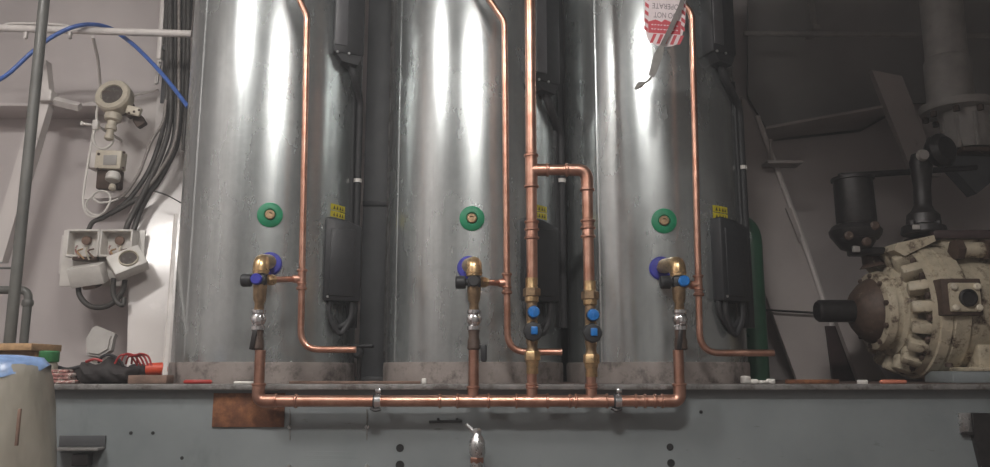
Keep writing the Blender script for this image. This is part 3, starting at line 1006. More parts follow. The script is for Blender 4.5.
quad(sr, [(-hw * 0.78, -hb * 0.64), (hw * 0.78, -hb * 0.64), (hw * 0.80, -hb * 0.28), (hw * 0.4, -hb * 0.22), (hw * 0.3, -hb * 0.30), (0, -hb * 0.24), (-hw * 0.15, -hb * 0.32), (-hw * 0.45, -hb * 0.26), (-hw * 0.8, -hb * 0.33)])
sr.build('red_print', 'tag_red', tg)
wl = MB()
for (v0, amp) in ((-hb * 0.42, 0.0008), (-hb * 0.54, 0.001)):
    for j in range(9):
        u0 = -hw * 0.66 + j * hw * 0.15
        vs = [(u0, v0 + amp * (-1) ** j), (u0 + hw * 0.10, v0 - amp * (-1) ** j), (u0 + hw * 0.12, v0 + 0.0022), (u0 + hw * 0.03, v0 + 0.0025)]
        wl.add([on_tag(*p) + nr * 0.0004 for p in vs], [(0, 1, 2, 3)])
wl.build('faded_print', 'tag_white', tg)
lt_ = MB()
for s_, v, wd in (('DO NOT', -hb * 0.12, hw * 1.12), ('OPERATE', hb * 0.13, hw * 1.30)):
    vs, fs = text_mesh(s_, 0.021, on_tag(0.001, v), -ux, -uz, 0.0003, wd)
    lt_.add(vs, fs)
lt_.build('lettering', 'tag_grey', tg)
st_ = MB()
pa = [P(692, -30, YT - 0.012), P(681, 6, YT - 0.012), P(670, 30, YT - 0.012), P(661, 48, YT - 0.010)]
def ribbon(mb, pts, w, th):
    pts = [Vector(p) for p in pts]
    vs, fs = [], []
    for i_, p in enumerate(pts):
        d_ = (pts[min(i_ + 1, len(pts) - 1)] - pts[max(i_ - 1, 0)]).normalized()
        ww = w[i_] if isinstance(w, (list, tuple)) else w
        s_ = d_.cross(Vector((0, -1, 0))).normalized() * ww / 2
        for off in (Vector((0, -th / 2, 0)), Vector((0, th / 2, 0))):
            vs += [p - s_ + off, p + s_ + off]
    n_ = len(pts)
    for i_ in range(n_ - 1):
        a_ = i_ * 4; b_ = a_ + 4
        for (p_, q_) in ((0, 1), (1, 3), (3, 2), (2, 0)):
            fs.append((a_ + p_, a_ + q_, b_ + q_, b_ + p_))
    fs += [(0, 1, 3, 2), (n_ * 4 - 4, n_ * 4 - 3, n_ * 4 - 1, n_ * 4 - 2)]
    return mb.add(vs, fs)
ribbon(st_, [p for p in pa], [4.5 * k, 5 * k, 5 * k, 4.5 * k], 0.002).build('strap', 'strap', tg)
cp = MB()
ribbon(cp, [P(662, 46, YT - .01), P(658, 56, YT - .01), P(653, 72, YT - .01), P(651, 76, YT - .01)], [5 * k, 9 * k, 7 * k, 6 * k], 0.006)
cp.build('clip', 'clip', tg)
cp = MB()
cp.tube(spline([P(653, 74, YT - .01), P(649, 80, YT - .01), P(643, 84, YT - .01), P(639, 87, YT - .01)], 5), 1.3 * k, 8)
ribbon(cp, [P(644, 82.5, YT - .01), P(640, 85, YT - .01), P(635, 89, YT - .01)], [3 * k, 7 * k, 2 * k], 0.003)
cp.build('tail', 'clip', tg)
hk = MB().tube([P(692, -30, YT - 0.012), Vector((P(692, -30, YT).x, YT - 0.012, ZT))], 0.002, 6)
hk.build('hanging_cord', 'strap', tg)

# ------------------------------------------------------------------ left: posts, pipes and hose
YG = 2.45
a = P(24, 200, YG)
po = thing('grey_post', 'tall dark grey pipe post in front of the white bulkhead', 'post', (a.x, YG, -0.0))
MB().cyl((a.x, YG, 0.0), (a.x, YG, ZT), 0.0165, 18).build('pipe', 'post', po)
MB().lathe([(0.0165, 0), (0.04, 0), (0.04, 0.01), (0.0165, 0.01)], (a.x, YG, 0), (0, 0, 1), 18).build('foot_flange', 'post', po)
a = P(24, 340, 2.62)
hp = thing('bent_pipe', 'short bent grey pipe standing behind the tall post', 'pipe', (a.x, 2.62, 0))
MB().tube(rounded([(a.x, 2.62, 0), (a.x, 2.62, P(24, 290, 2.62).z), (a.x - 0.22, 2.62, P(24, 290, 2.62).z)], 0.03, 8), 0.0135, 14).build('pipe', 'post', hp)
e = MB(); ring(e, (a.x, 2.62, P(24, 303, 2.62).z), (0, 0, 1), 0.018, 0.02); ring(e, (a.x - 0.045, 2.62, P(24, 290, 2.62).z), (1, 0, 0), 0.018, 0.02)
e.build('coupling', 'post', hp)
MB().tube([(a.x - 0.03, 2.60, P(24, 268, 2.60).z), (a.x - 0.20, 2.60, P(24, 268, 2.60).z)], 0.004, 8).build('thin_rod', 'post', hp)

YW = 2.74
wp = thing('white_pipe', 'horizontal white painted pipe carrying the blue hose, above the round gauge', 'pipe', P(100, 30, YW))
MB().tube([P(-20, 27, YW), P(0, 28, YW), P(192, 34, YW)], 3.6 * M(YW, 30), 16).build('pipe', 'white_pipe', wp)
MB().tube(spline([P(-10, 33, YW), P(2, 26.5, YW), P(14, 23.5, YW + .01), P(60, 25, YW + .02), P(78, 30, YW + .01)], 6), 0.005, 10).build('thin_tube', 'white_pipe', wp)
for px in (26, 70):
    MB().box(P(px, 35.5, YW - 0.004), (0.012, 0.014, 0.026), 0.003).build('bracket', 'white_pipe', wp)
MB().tube([P(93, 37, YW), P(98, 60, YW + .1), P(101, 95, YW + .2)], 0.006, 10).build('drop_tube', 'white_pipe', wp)
bh = MB().tube(spline([P(-12, 86, 2.66), P(8, 74, 2.66), P(30, 54, 2.68), P(52, 37, 2.69), P(75, 26.5, 2.70), P(95, 24.5, 2.735), P(112, 29, 2.79), P(122, 36, 2.80), P(135, 46, 2.76), P(155, 66, 2.72), P(172, 86, 2.68), P(188, 107, 2.63)], 8), 0.0075, 12)
tag(bh.build('blue_hose', 'blue_hose', None, 35, P(75, 26, 2.7)), 'blue rubber hose draped over the white pipe', 'hose')

# ------------------------------------------------------------------ cable run beside the first tank
CAB = [('cable', [(166, -20, 2.95), (167, 60, 2.95), (166, 110, 2.95), (160, 140, 2.94), (148, 172, 2.93), (128, 200, 2.92), (106, 216, 2.90), (93, 222, 2.89), (88, 231, 2.89)], 0.0085),
       ('cable', [(170, -20, 2.93), (171, 70, 2.93), (170, 120, 2.93), (163, 150, 2.92), (150, 180, 2.91), (136, 208, 2.9), (128, 224, 2.89), (126, 232, 2.89)], 0.010),
       ('cable', [(175, -20, 2.95), (175, 60, 2.95), (175, 130, 2.95), (166, 160, 2.94), (152, 188, 2.93), (140, 212, 2.92), (133, 232, 2.90)], 0.010),
       ('cable_light', [(179, -20, 2.92), (179, 60, 2.92), (178, 120, 2.92), (172, 150, 2.91), (158, 174, 2.91), (146, 190, 2.91), (131, 212, 2.91), (124, 231, 2.91)], 0.006),
       ('cable', [(184, -20, 2.94), (184, 40, 2.94), (182, 95, 2.94), (178, 140, 2.94), (168, 165, 2.93), (152, 190, 2.93), (130, 203, 2.91), (110, 214, 2.90)], 0.009),
       ('cable_light', [(166, 100, 2.90), (163, 122, 2.90), (152, 140, 2.90), (145, 158, 2.90), (138, 175, 2.90), (124, 195, 2.90), (110, 202, 2.90)], 0.006),
       ('cable', [(189, -20, 2.93), (188, 50, 2.93), (186, 110, 2.93), (183, 150, 2.93)], 0.008)]
CBL = ['dark cable in the bundle, running to the top of the open socket box', 'thick dark cable dropping to the second socket box',
       'thick dark cable behind the bundle beside the tank', 'pale speckled cable along the front of the bundle',
       'dark cable at the tank side of the bundle, sweeping down towards the bulkhead', 'pale thin cable branching from the bundle to the junction box', 'dark cable closest to the tank, ending behind it']
for (mt, pts, r), lab in zip(CAB, CBL):
    q = [P(*p) for p in pts]
    o = MB().tube(spline(q, 6), r, 10).build('electric_cable', mt, None, 35, q[0])
    tag(o, lab, 'cable', 'cables beside the tank')
tr = MB()
for z_ in (20, 48, 75, 100, 120):
    a, b = P(163, z_, 2.98), P(190, z_, 2.98)
    tr.box((a + b) / 2, (b.x - a.x, 0.012, 0.02), 0.002)
a = P(175, 60, 2.99)
tr.box((a.x, 3.0, a.z + .1), (0.10, 0.008, 0.55), 0.002)
o = tr.build('cable_tray', 'dark_grey', None, 35, a)
tag(o, 'dark cable tray behind the cable bundle', 'cable tray')
wi = MB().tube(spline([P(150, 190, 2.88), P(168, 196, 2.88), P(183, 204, 2.87)], 5), 0.002, 6).tube(spline([P(150, 190, 2.88), P(165, 194, 2.88), P(182, 203, 2.87)], 5), 0.0015, 6)
tag(wi.build('loose_wire', 'cable', None, 35, P(150, 190, 2.88)), 'thin loose wire across the white plate', 'wire')

# ------------------------------------------------------------------ round pressure sensor
YS = 2.88
k = M(YS, 100)
c = P(115, 98, YS)
ps = thing('pressure_gauge', 'round cream pressure gauge with a dark face on the bulkhead', 'gauge', c)
ax = Vector((-0.04, -1, 0.26)).normalized()
c0 = c - ax * 0.03
MB().lathe([(16 * k, 0), (17.5 * k, 0.012), (17.5 * k, 0.05), (16 * k, 0.058), (11 * k, 0.058), (10.5 * k, 0.052)], c0, ax, 36).build('case', 'cream', ps)
MB().lathe([(10.6 * k, 0), (10.2 * k, 0.003)], c0 + ax * 0.051, ax, 32).build('face', 'lens', ps)
MB().lathe([(5.5 * k, 0), (8 * k, 0.006), (8 * k, 0.03), (6 * k, 0.034), (4.5 * k, 0.036), (4.5 * k, 0.052), (5.5 * k, 0.055), (5.5 * k, 0.068), (3.5 * k, 0.07), (3.5 * k, 0.09), (4.4 * k, 0.092), (4.4 * k, 0.105), (2.5 * k, 0.11)], P(114, 113, YS), Vector((-0.06, -0.1, -1)), 18).build('stem', 'cream', ps)
bk = MB()
bk.box(P(133, 113, YS + .01), (12 * k, 0.03, 9 * k), 0.005, Matrix.Rotation(-0.3, 3, 'Y'))
bk.box(P(140, 122, YS + .03), (10 * k, 0.03, 11 * k), 0.006, Matrix.Rotation(-0.6, 3, 'Y'))
bk.box(P(127, 104, YS + .03), (12 * k, 0.03, 22 * k), 0.006, Matrix.Rotation(-0.4, 3, 'Y'))
bk.build('mounting_bracket', 'comp_dark', ps)
kn = MB()
kn.box(P(134, 111, YS - .012), (15 * k, 0.018, 9 * k), 0.006, Matrix.Rotation(0.25, 3, 'Y'))
kn.build('terminal_block', 'cream', ps)
for px, py in ((129, 113), (134, 111.5), (139, 110)):
    MB().cyl(P(px, py, YS - .02), P(px, py, YS - .024), 1.2 * k, 8).build('screw', 'comp_dark', ps)
MB().box(P(118, 104, YS + 0.08), (0.05, 0.20, 0.04), 0.005).build('wall_arm', 'comp_dark', ps)
# bleed valve with capillary tube
bv = thing('bleed_valve', 'small white bleed valve with a looped capillary tube, beside the round gauge', 'valve', P(96, 125, YS))
MB().box(P(96, 125, YS), (6 * k, 0.02, 10 * k), 0.004).build('body', 'white_pl', bv)
MB().tube([P(82, 123.5, YS), P(98, 125.5, YS)], 1.2 * k, 8).build('spindle', 'white_pl', bv)
MB().box(P(82, 123.5, YS), (2.5 * k, 0.012, 4 * k), 0.002).build('handle', 'white_pl', bv)
MB().tube(spline([P(101, 95, YS + .05), P(97, 110, YS), P(96, 125, YS), P(93, 138, YS), P(97, 147, YS), P(106, 148, YS), P(112, 143, YS), P(114, 137, YS)], 6), 1.2 * k, 8).build('capillary', 'white_pl', bv)
MB().tube(spline([P(95, 122, YS + .03), P(91, 145, YS + .02), P(86, 175, YS + .01), P(83, 200, YS), P(86, 213, YS), P(95, 217, YS), P(105, 211, YS), P(110, 201, YS), P(108, 193, YS), P(99, 191, YS), P(93, 196, YS), P(98, 202, YS), P(109, 202, YS), P(118, 199, YS)], 8), 1.1 * k, 8).build('looped_wire', 'white_pl', bv)
MB().tube(spline([P(93, 196, YS - .005), P(87, 201, YS - .005), P(86, 208, YS), P(92, 214, YS), P(100, 215, YS)], 6), 0.9 * k, 8).build('second_loop', 'white_pl', bv)
MB().cyl(P(96, 125, YS), P(96, 125, YS) + Vector((0, YB - YS, 0)), 0.006, 8).build('wall_stud', 'white_pl', bv)

# junction box under it
jb = thing('junction_box', 'small cream pressure switch box with a round cap under the gauge', 'junction box', P(112, 165, YS))
MB().box(P(111, 161, YS), (26 * k, 0.05, 19 * k), 0.006, Matrix.Rotation(0.03, 3, 'Y')).build('lid', 'cream', jb)
MB().box(P(110, 160, YS - .026), (13 * k, 0.003, 10 * k), 0.001).build('label_plate', 'pipe_grey', jb)
for px, py in ((98.5, 154), (124, 152.5), (97.5, 169), (123, 168)):
    MB().cyl(P(px, py, YS - .022), P(px, py, YS - .029), 1.4 * k, 8).build('screw', 'comp_dark', jb)
MB().box(P(110, 180, YS + .012), (24 * k, 0.035, 20 * k), 0.008).build('base', 'comp_dark', jb)
MB().lathe([(5.5 * k, 0), (6.8 * k, 0.01), (6.8 * k, 0.028), (6 * k, 0.032)], P(114, 173, YS - .02), Vector((0, -.25, -1)), 20).build('round_cap', 'white_pl', jb)
MB().lathe([(2.8 * k, 0), (3.3 * k, 0.004), (3.3 * k, 0.018), (1.8 * k, 0.022)], P(113, 185, YS - .018), Vector((0, -.4, -1)), 16).build('cable_gland', 'cream', jb)
MB().box(P(110, 168, YS + .14), (0.06, 0.24, 0.06), 0.004).build('wall_bracket', 'white_pipe', jb)

# ------------------------------------------------------------------ open socket boxes
YO = 2.86
k = M(YO, 255)
sb = thing('socket_box', 'pair of opened white wall sockets with covers hanging off, above the clutter', 'socket', P(103, 258, YO))
for j, cx in enumerate((86, 119)):
    w = MB()
    hwk, hh = 16.5 * k, 14 * k
    cc = P(cx, 244, YO + 0.03)
    w.box(cc + Vector((0, 0.024, 0)), (hwk * 2, 0.006, hh * 2), 0.002)
    w.box(cc + Vector((-hwk + 0.004, 0, 0)), (0.008, 0.054, hh * 2), 0.003)
    w.box(cc + Vector((hwk - 0.004, 0, 0)), (0.008, 0.054, hh * 2), 0.003)
    w.box(cc + Vector((0, 0, hh - 0.004)), (hwk * 2, 0.054, 0.008), 0.003)
    w.box(cc + Vector((0, 0, -hh + 0.004)), (hwk * 2, 0.054, 0.008), 0.003)
    w.build('back_box', 'white_pl', sb)
    MB().lathe([(3.5 * k, 0), (4.5 * k, 0.004), (4.5 * k, 0.016), (3 * k, 0.018)], P(cx + 2, 241, YO + 0.05), (0, -1, 0), 16).build('terminal', 'wood_brown', sb)
    for s in range(4):
        a = P(cx - 9 + s * 5.5, 246 + (s % 2) * 3, YO + 0.04); b = P(cx - 7 + s * 5, 258 + (s % 3), YO + 0.0)
        MB().tube(spline([a, (a + b) / 2 + Vector((0.006 * (-1) ** s, -0.03, 0.004)), b], 5), 0.0032, 6).build('core_wire', ['rag', 'wood', 'cream', 'wood_brown'][s], sb)
    MB().box(P(cx, 258.5, YO + 0.02), (24 * k, 0.03, 5 * k), 0.004).build('connector', 'comp_dark', sb)
MB().box(P(103, 258, YO + 0.066), (84 * k, 0.008, 58 * k), 0.003).build('mounting_plate', 'white_pl', sb)
MB().box(P(92, 258, YO + 0.16), (40 * k, 0.19, 40 * k), 0.003).build('spacer', 'white_pipe', sb)
# left cover hanging, seen from its edge; right cover tilted, with round socket
RL = Matrix.Rotation(math.radians(-9), 3, 'Y') @ Matrix.Rotation(math.radians(22), 3, 'X')
cc = P(88, 275, YO - 0.02)
lc = MB().box(cc, (33 * k, 0.05, 20 * k), 0.005, RL).build('loose_cover', 'white_pl', sb)
MB().lathe([(9 * k, 0), (9 * k, 0.012), (7.5 * k, 0.014), (7 * k, 0.006), (2, 0.006)][:4], cc + RL @ Vector((0.004, 0.002, -10 * k + 0.002)), RL @ Vector((0, 0, -1)), 24).build('socket_insert', 'comp_dark', lc)
RR = Matrix.Rotation(math.radians(-30), 3, 'Y') @ Matrix.Rotation(math.radians(24), 3, 'Z') @ Matrix.Rotation(math.radians(-18), 3, 'X')
cc = P(128, 263, YO - 0.03)
rc = MB().box(cc, (32 * k, 0.05, 25 * k), 0.007, RR).build('loose_cover', 'white_pl', sb)
MB().lathe([(9.2 * k, 0), (9.2 * k, 0.010), (8.2 * k, 0.012), (7.6 * k, 0.003)], cc + RR @ Vector((0.006, -0.022, -0.002)), RR @ Vector((0, -1, 0)), 28).build('socket_ring', 'cream', rc)
MB().lathe([(7.6 * k, 0), (7.6 * k, 0.004)], cc + RR @ Vector((0.006, -0.0225, -0.002)), RR @ Vector((0, -1, 0)), 28).build('socket_insert', 'lens', rc)
MB().tube(spline([P(78, 282, YO), P(80, 296, YO), P(90, 306, YO), P(104, 307, YO), P(115, 301, YO), P(123, 290, YO), P(125, 280, YO)], 6), 2.6 * k, 10).build('hanging_cable', 'cable', sb)
MB().tube(spline([P(114, 278, YO - .01), P(113, 292, YO - .01), P(117, 302, YO - .01), P(123, 305, YO - .01), P(124, 298, YO)], 6), 2.4 * k, 10).build('hanging_cable', 'cable', sb)

# ------------------------------------------------------------------ clutter on the plinth, left end
def on_ledge(px, Y, lift=0.0):
    p = P(px, 380, Y); return Vector((p.x, Y, lift))

# bagged cans at the far left: a plastic-wrapped drum with blue film, green lid jar behind, plank on top
xc = P(-8, 440, 1.86).x
dr = thing('wrapped_bin', 'tall bin wrapped in cloudy plastic sheet with blue film on top', 'bin', (xc, 1.86, ZF))
n = 40; vs, fs = [], []
lev = [(ZF, 0.165), (-0.55, 0.17), (-0.38, 0.158), (-0.25, 0.146), (-0.14, 0.132), (-0.05, 0.120), (0.02, 0.106), (0.050, 0.098), (0.062, 0.085)]
for li, (z_, r_) in enumerate(lev):
    for j in range(n):
        a = 2 * PI * j / n
        w_ = 1 + 0.035 * math.sin(5 * a + li * 0.7) + 0.02 * math.sin(11 * a + li * 1.3)
        vs.append((xc + r_ * w_ * math.cos(a), 1.86 + r_ * w_ * math.sin(a), z_))
for li in range(len(lev) - 1):
    for j in range(n):
        fs.append((li * n + j, li * n + (j + 1) % n, (li + 1) * n + (j + 1) % n, (li + 1) * n + j))
fs += [tuple(range(n)), tuple((len(lev) - 1) * n + j for j in range(n))]
MB().add(vs, fs).build('plastic_sheet', 'sheet', dr, 60)
fl = MB(); vs, fs = [], []
lev = [(0.034, 0.104), (0.052, 0.099), (0.066, 0.086), (0.072, 0.04)]
for li, (z_, r_) in enumerate(lev):
    for j in range(n):
        a = 2 * PI * j / n
        dz = 0.010 * math.sin(3 * a + 1) + 0.006 * math.sin(7 * a) if li == 0 else 0
        w_ = 1.0 + 0.02 * math.sin(5 * a + 6.0) + 0.014 * math.sin(9 * a + li)
        vs.append((xc + r_ * w_ * math.cos(a), 1.86 + r_ * w_ * math.sin(a), z_ + dz))
for li in range(len(lev) - 1):
    for j in range(n):
        fs.append((li * n + j, li * n + (j + 1) % n, (li + 1) * n + (j + 1) % n, (li + 1) * n + j))
fs.append(tuple((len(lev) - 1) * n + j for j in range(n)))
fl.add(vs, fs).build('blue_film', 'blue_film', dr, 60)
c = P(11, 428, 1.68)
MB().box((c.x, 1.705, c.z), (0.006, 0.006, 0.075), 0.001).build('dark_strip', 'wood_brown', dr)
# plank
p = P(4, 347, 2.30)
o = MB().box((p.x - 0.01, 2.36, p.z), (0.20, 0.16, 0.020), 0.002).build('wooden_board', 'wood', None, 35, (p.x, 2.36, 0))
tag(o, 'pale wooden board lying behind the wrapped bin', 'board')
o = MB().box((p.x - 0.02, 2.38, (p.z - 0.01) / 2), (0.20, 0.12, p.z - 0.0105), 0.004).build('carton', 'wood', None, 35, (p.x - 0.02, 2.38, 0))
tag(o, 'cardboard carton under the pale wooden board', 'carton')
# jar with green lid
p = on_ledge(47, 2.235)
jr = thing('plastic_jar', 'clear plastic jar with a green lid next to the wrapped bin', 'jar', p)
ztop = P(47, 361, 2.235).z
MB().lathe([(0.020, 0), (0.024, 0.004), (0.024, ztop - 0.012), (0.020, ztop)], p, (0, 0, 1), 20).build('body', 'sheet', jr)
MB().lathe([(0.025, ztop - 0.003), (0.026, ztop + 0.0), (0.026, ztop + 0.024), (0.023, ztop + 0.028)], p, (0, 0, 1), 24).build('green_lid', 'green_lid', jr)
# black bag with straps and red wires
p = on_ledge(106, 2.27)
bg = thing('tool_bag', 'slumped black fabric tool bag on the plinth with red wires on top', 'bag', p)
bm = bmesh.new()
bmesh.ops.create_icosphere(bm, subdivisions=4, radius=1.0)
for v in bm.verts:
    q = v.co
    nz = 0.10 * math.sin(q.x * 6 + 1) * math.cos(q.y * 5) + 0.06 * math.sin(q.x * 13 + q.z * 7)
    s_ = 1 + nz
    zz = max(q.z, -0.75) * 0.036 * s_ + 0.027
    if q.z > 0.1:
        zz += 0.008 * math.sin(q.x * 7 + 0.6)
    v.co = Vector((q.x * 0.085 * s_, q.y * 0.05 * s_, max(zz, 0.0)))
bm.verts.index_update()
MB().add([v.co + p for v in bm.verts], [[v.index for v in f.verts] for f in bm.faces]).build('body', 'bag', bg, 80)
bm.free()
MB().tube(spline([p + Vector(q) for q in ((-0.02, -0.01, 0.058), (-0.005, -0.02, 0.075), (0.02, -0.02, 0.078), (0.045, -0.015, 0.06), (0.05, -0.01, 0.04))], 6), 0.004, 8).build('strap', 'black_soft', bg)
MB().tube(spline([p + Vector(q) for q in ((-0.16, -0.01, 0.052), (-0.13, -0.01, 0.045), (-0.10, -0.02, 0.040), (-0.06, -0.02, 0.048))], 6), 0.005, 8).build('strap', 'black_soft', bg)
rw = MB()
for j in range(5):
    a = 0.03 + j * 0.012
    rw.tube(spline([p + Vector((a, -0.02 + .008 * j, 0.055)), p + Vector((a + 0.015, -0.02, 0.078 + 0.003 * math.sin(j * 2))), p + Vector((a + 0.04, -0.015, 0.076)), p + Vector((a + 0.055, -0.01 * j * .5, 0.05))], 5), 0.0028, 6)
rw.tube(spline([p + Vector((-0.045, -0.03, 0.060)), p + Vector((-0.02, -0.035, 0.067)), p + Vector((0.0, -0.03, 0.062))], 5), 0.004, 6)
tag(rw.build('red_wires', 'red_wire', None, 35, p), 'loops of red wire piled on the black tool bag', 'wire')
p2 = on_ledge(135, 2.29)
bm = MB().lathe([(0.02, 0), (0.03, 0.008), (0.032, 0.03), (0.024, 0.05), (0.012, 0.055)], on_ledge(137, 2.33), (0, 0, 1), 18)
tag(bm.build('black_pouch', 'bag', None, 60, on_ledge(137, 2.33)), 'small black pouch behind the wooden block', 'pouch')
p3 = on_ledge(153, 2.33)
o = MB().lathe([(0.012, 0), (0.019, 0.003), (0.019, 0.052), (0.012, 0.056)], p3 + Vector((-0.02, 0, 0.038)), (1, 0, 0.06), 18).build('orange_tube', 'orange', None, 35, p3)
tag(o, 'orange plastic tube lying on the small black pouch', 'tube')
p3 = on_ledge(151, 2.22)
o = MB().box(p3 + Vector((0, 0, 0.0125)), (0.105, 0.05, 0.023), 0.002).build('wooden_block', 'wood_brown', None, 35, p3)
tag(o, 'brown wooden block at the edge of the plinth', 'block')
p3 = on_ledge(61, 2.24)
rg_ = MB()
for j in range(4):
    rg_.box(p3 + Vector((0.004 * (-1) ** j, 0.0, 0.006 + j * 0.0095)), (0.085 - j * 0.008, 0.05, 0.009), 0.004, Matrix.Rotation(0.06 * (-1) ** j, 3, 'Z'))
tag(rg_.build('folded_rag', 'rag', None, 35, p3), 'folded red and white rag between the jar and the tool bag', 'rag')
# grey plastic cover leaning on the plate
cc = P(100, 343, 2.45)
kk = M(2.45, 343)
hx = MB()
pts = [(-13, 4), (-9, 15), (-5, 17), (15, 9), (14, 4), (14, -8), (4, -15), (-9, -13)]
hx.prism([(x * kk, y * kk) for x, y in pts], cc, (1, 0, 0), Vector((0, 0.25, 1)).normalized(), 0.02)
hx.prism([(x * kk * 0.8, y * kk * 0.8) for x, y in pts], cc + Vector((0, -0.012, 0)), (1, 0, 0), Vector((0, 0.25, 1)).normalized(), 0.008)
o = hx.build('angular_cover', 'pipe_grey', None, 35, cc)
hs = MB().box((cc.x, 2.48, (cc.z - 15 * kk) / 2), (0.05, 0.05, cc.z - 13 * kk), 0.004)
tag(o, 'pale angular plastic cover propped behind the tool bag', 'cover')
tag(hs.build('small_box', 'white_pl', None, 35, (cc.x, 2.48, 0)), 'small white box under the angular cover', 'box')
# leaning white batten beside the tank
a, b = P(164, 381, 2.30), P(172, 300, 2.42)
bt = MB().tube([Vector((a.x, 2.30, 0.004)), P(176, 215, 2.50)], 0.007, 4)
tag(bt.build('leaning_batten', 'white_pipe', None, 35, (a.x, 2.30, 0)), 'thin white batten leaning beside the tank foot', 'batten')
# tools on the edge
def rod(name, px0, px1, Y, r, mat, label, cat, z=None):
    a, b = on_ledge(px0, Y), on_ledge(px1, Y)
    z = r if z is None else z
    o = MB().lathe([(r * 0.6, 0), (r, 0.004), (r, (b - a).length - 0.004), (r * 0.6, (b - a).length)], a + Vector((0, 0, z)), b - a, 12).build(name, mat, None, 35, a)
    tag(o, label, cat)
rod('screwdriver_handle', 184, 212, 2.19, 0.006, 'red', 'red screwdriver handle at the plinth edge by the tank foot', 'screwdriver')
rod('white_stick', 234, 258, 2.19, 0.004, 'white_pl', 'short white stick at the plinth edge beside the copper riser', 'stick')
rod('red_marker', 880, 906, 2.19, 0.006, 'salmon', 'salmon red marker at the plinth edge under the compressor', 'marker')
p3 = on_ledge(862, 2.19)
tag(MB().box(p3 + Vector((0, 0, 0.006)), (0.026, 0.012, 0.011), 0.002).build('white_clip', 'white_pl', None, 35, p3), 'small white clip at the plinth edge beside the red marker', 'clip')
p3 = on_ledge(750, 2.22)
rg2 = MB()
for j, (dx, dy, w_, h_) in enumerate(((-0.012, 0, 0.022, 0.022), (0.008, 0.004, 0.03, 0.013), (0.035, -0.002, 0.026, 0.010), (0.058, 0.004, 0.024, 0.014))):
    rg2.box(p3 + Vector((dx, dy, h_ / 2)), (w_, 0.022, h_), 0.004, Matrix.Rotation(0.3 * (-1) ** j, 3, 'Z'))
tag(rg2.build('crumpled_paper', 'white_pl', None, 50, p3), 'crumpled white paper at the foot of the green pipe', 'paper')
p3 = on_ledge(812, 2.24)
o = MB().box(p3 + Vector((0, 0, 0.006)), (0.14, 0.03, 0.012), 0.003).build('rusty_bar', 'rust', None, 35, p3)
tag(o, 'flat rusty bar lying beside the crumpled paper', 'bar')
for (px, lab, m_) in ((424, 'white plastic clip at the foot of the middle tank, before the riser', 'white_pl'),):
    p3 = on_ledge(px, 2.20)
    tag(MB().box(p3 + Vector((0, 0, 0.008)), (0.012, 0.012, 0.015), 0.002).build('small_clip', m_, None, 35, p3), lab, 'clip')

o = MB().box((P(355, 380, 2.235).x, 2.235, 0.004), (0.36, 0.012, 0.008), 0.002).build('dark_strip', 'wood_brown', None, 35, (P(355, 380, 2.235).x, 2.235, 0))  # dark strip stands in for the gap shadow behind the ledge
tag(o, 'dark strip as painted shadow line along the plinth between the first two tank feet', 'strip')

# ------------------------------------------------------------------ bits fixed to the plinth face
p = P(83, 443, YP)
ab = thing('angle_bracket', 'dark steel angle bracket on the plinth face beside the wrapped bin', 'bracket', (p.x, YP, p.z))
k = M(YP, 440)
MB().box((p.x, YP - 0.003, P(83, 441, YP).z), (46 * k, 0.006, 11 * k), 0.001).build('upright', 'dark_grey', ab)
MB().box((p.x, YP - 0.022, P(83, 448, YP).z), (46 * k, 0.044, 0.006), 0.001).build('shelf', 'steel_edge', ab)
MB().box((p.x + 0.01, YP - 0.016, P(90, 459, YP).z), (16 * k, 0.03, 12 * k), 0.003).build('block', 'iron', ab)
p = P(974, 440, YP)
rb = thing('hinge_bracket', 'dark iron hinge bracket on the plinth face under the compressor', 'bracket', (p.x, YP, p.z))
MB().poly3([P(973, 413, YP - 0.016), P(990, 413, YP - 0.016), P(1002, 480, YP - 0.016), P(985, 480, YP - 0.016), P(975, 440, YP - 0.016)], 0.016).build('arm', 'iron', rb)
MB().box(P(965, 423, YP - 0.004), (12 * k, 0.008, 20 * k), 0.001).build('plate', 'zinc', rb)
MB().box(P(968, 433.5, YP - 0.008), (13 * k, 0.012, 3 * k), 0.001).build('lip', 'iron', rb)
# bottom tap
Yv = 2.09
p = P(477, 448, Yv)
tp = thing('drain_tap', 'grey metal ball tap with a lever, below the manifold', 'tap', (p.x, Yv, P(477, 470, Yv).z))
k = M(Yv, 445)
MB().lathe([(5 * k, 0), (6.5 * k, 0.01), (6.5 * k, 12 * k), (5 * k, 14 * k), (7.8 * k, 19 * k), (8.4 * k, 27 * k), (7.2 * k, 34 * k), (4 * k, 38 * k), (3.2 * k, 43 * k)], P(477, 474, Yv), (0, 0, 1), 20).build('body', 'zinc', tp)
MB().lathe([(6.9 * k, 0), (7.4 * k, 0.003), (7.4 * k, 5 * k), (6.9 * k, 5.6 * k)], P(477, 463, Yv), (0, 0, 1), 6).build('nut', 'copper_old', tp)
MB().lathe([(4.5 * k, 0), (4.5 * k, 3 * k), (3 * k, 4.5 * k)], P(477, 433, Yv), (0, 0, 1), 6).build('stem_nut', 'zinc', tp)
MB().tube([P(479, 432, Yv), P(473, 431, Yv), P(466, 424, Yv)], [2.2 * k, 2.4 * k, 1.6 * k], 8).build('lever', 'zinc', tp)
MB().lathe([(6 * k, 0), (6 * k, YP - Yv)], P(477, 452, Yv), (0, 1, 0), 14).build('wall_tail', 'zinc', tp)
p = P(446, 421.5, YP)
hn = thing('handle_bar', 'thin dark blue bar handle on the plinth face above the drain tap', 'handle', p)
MB().tube([P(429, 422, YP - 0.008), P(462, 421, YP - 0.008)], 0.0035, 8).build('grip', 'black', hn)
for px in (438, 457):
    MB().box(P(px, 420, YP - 0.004), (0.006, 0.010, 0.010), 0.001).build('lug', 'black', hn)

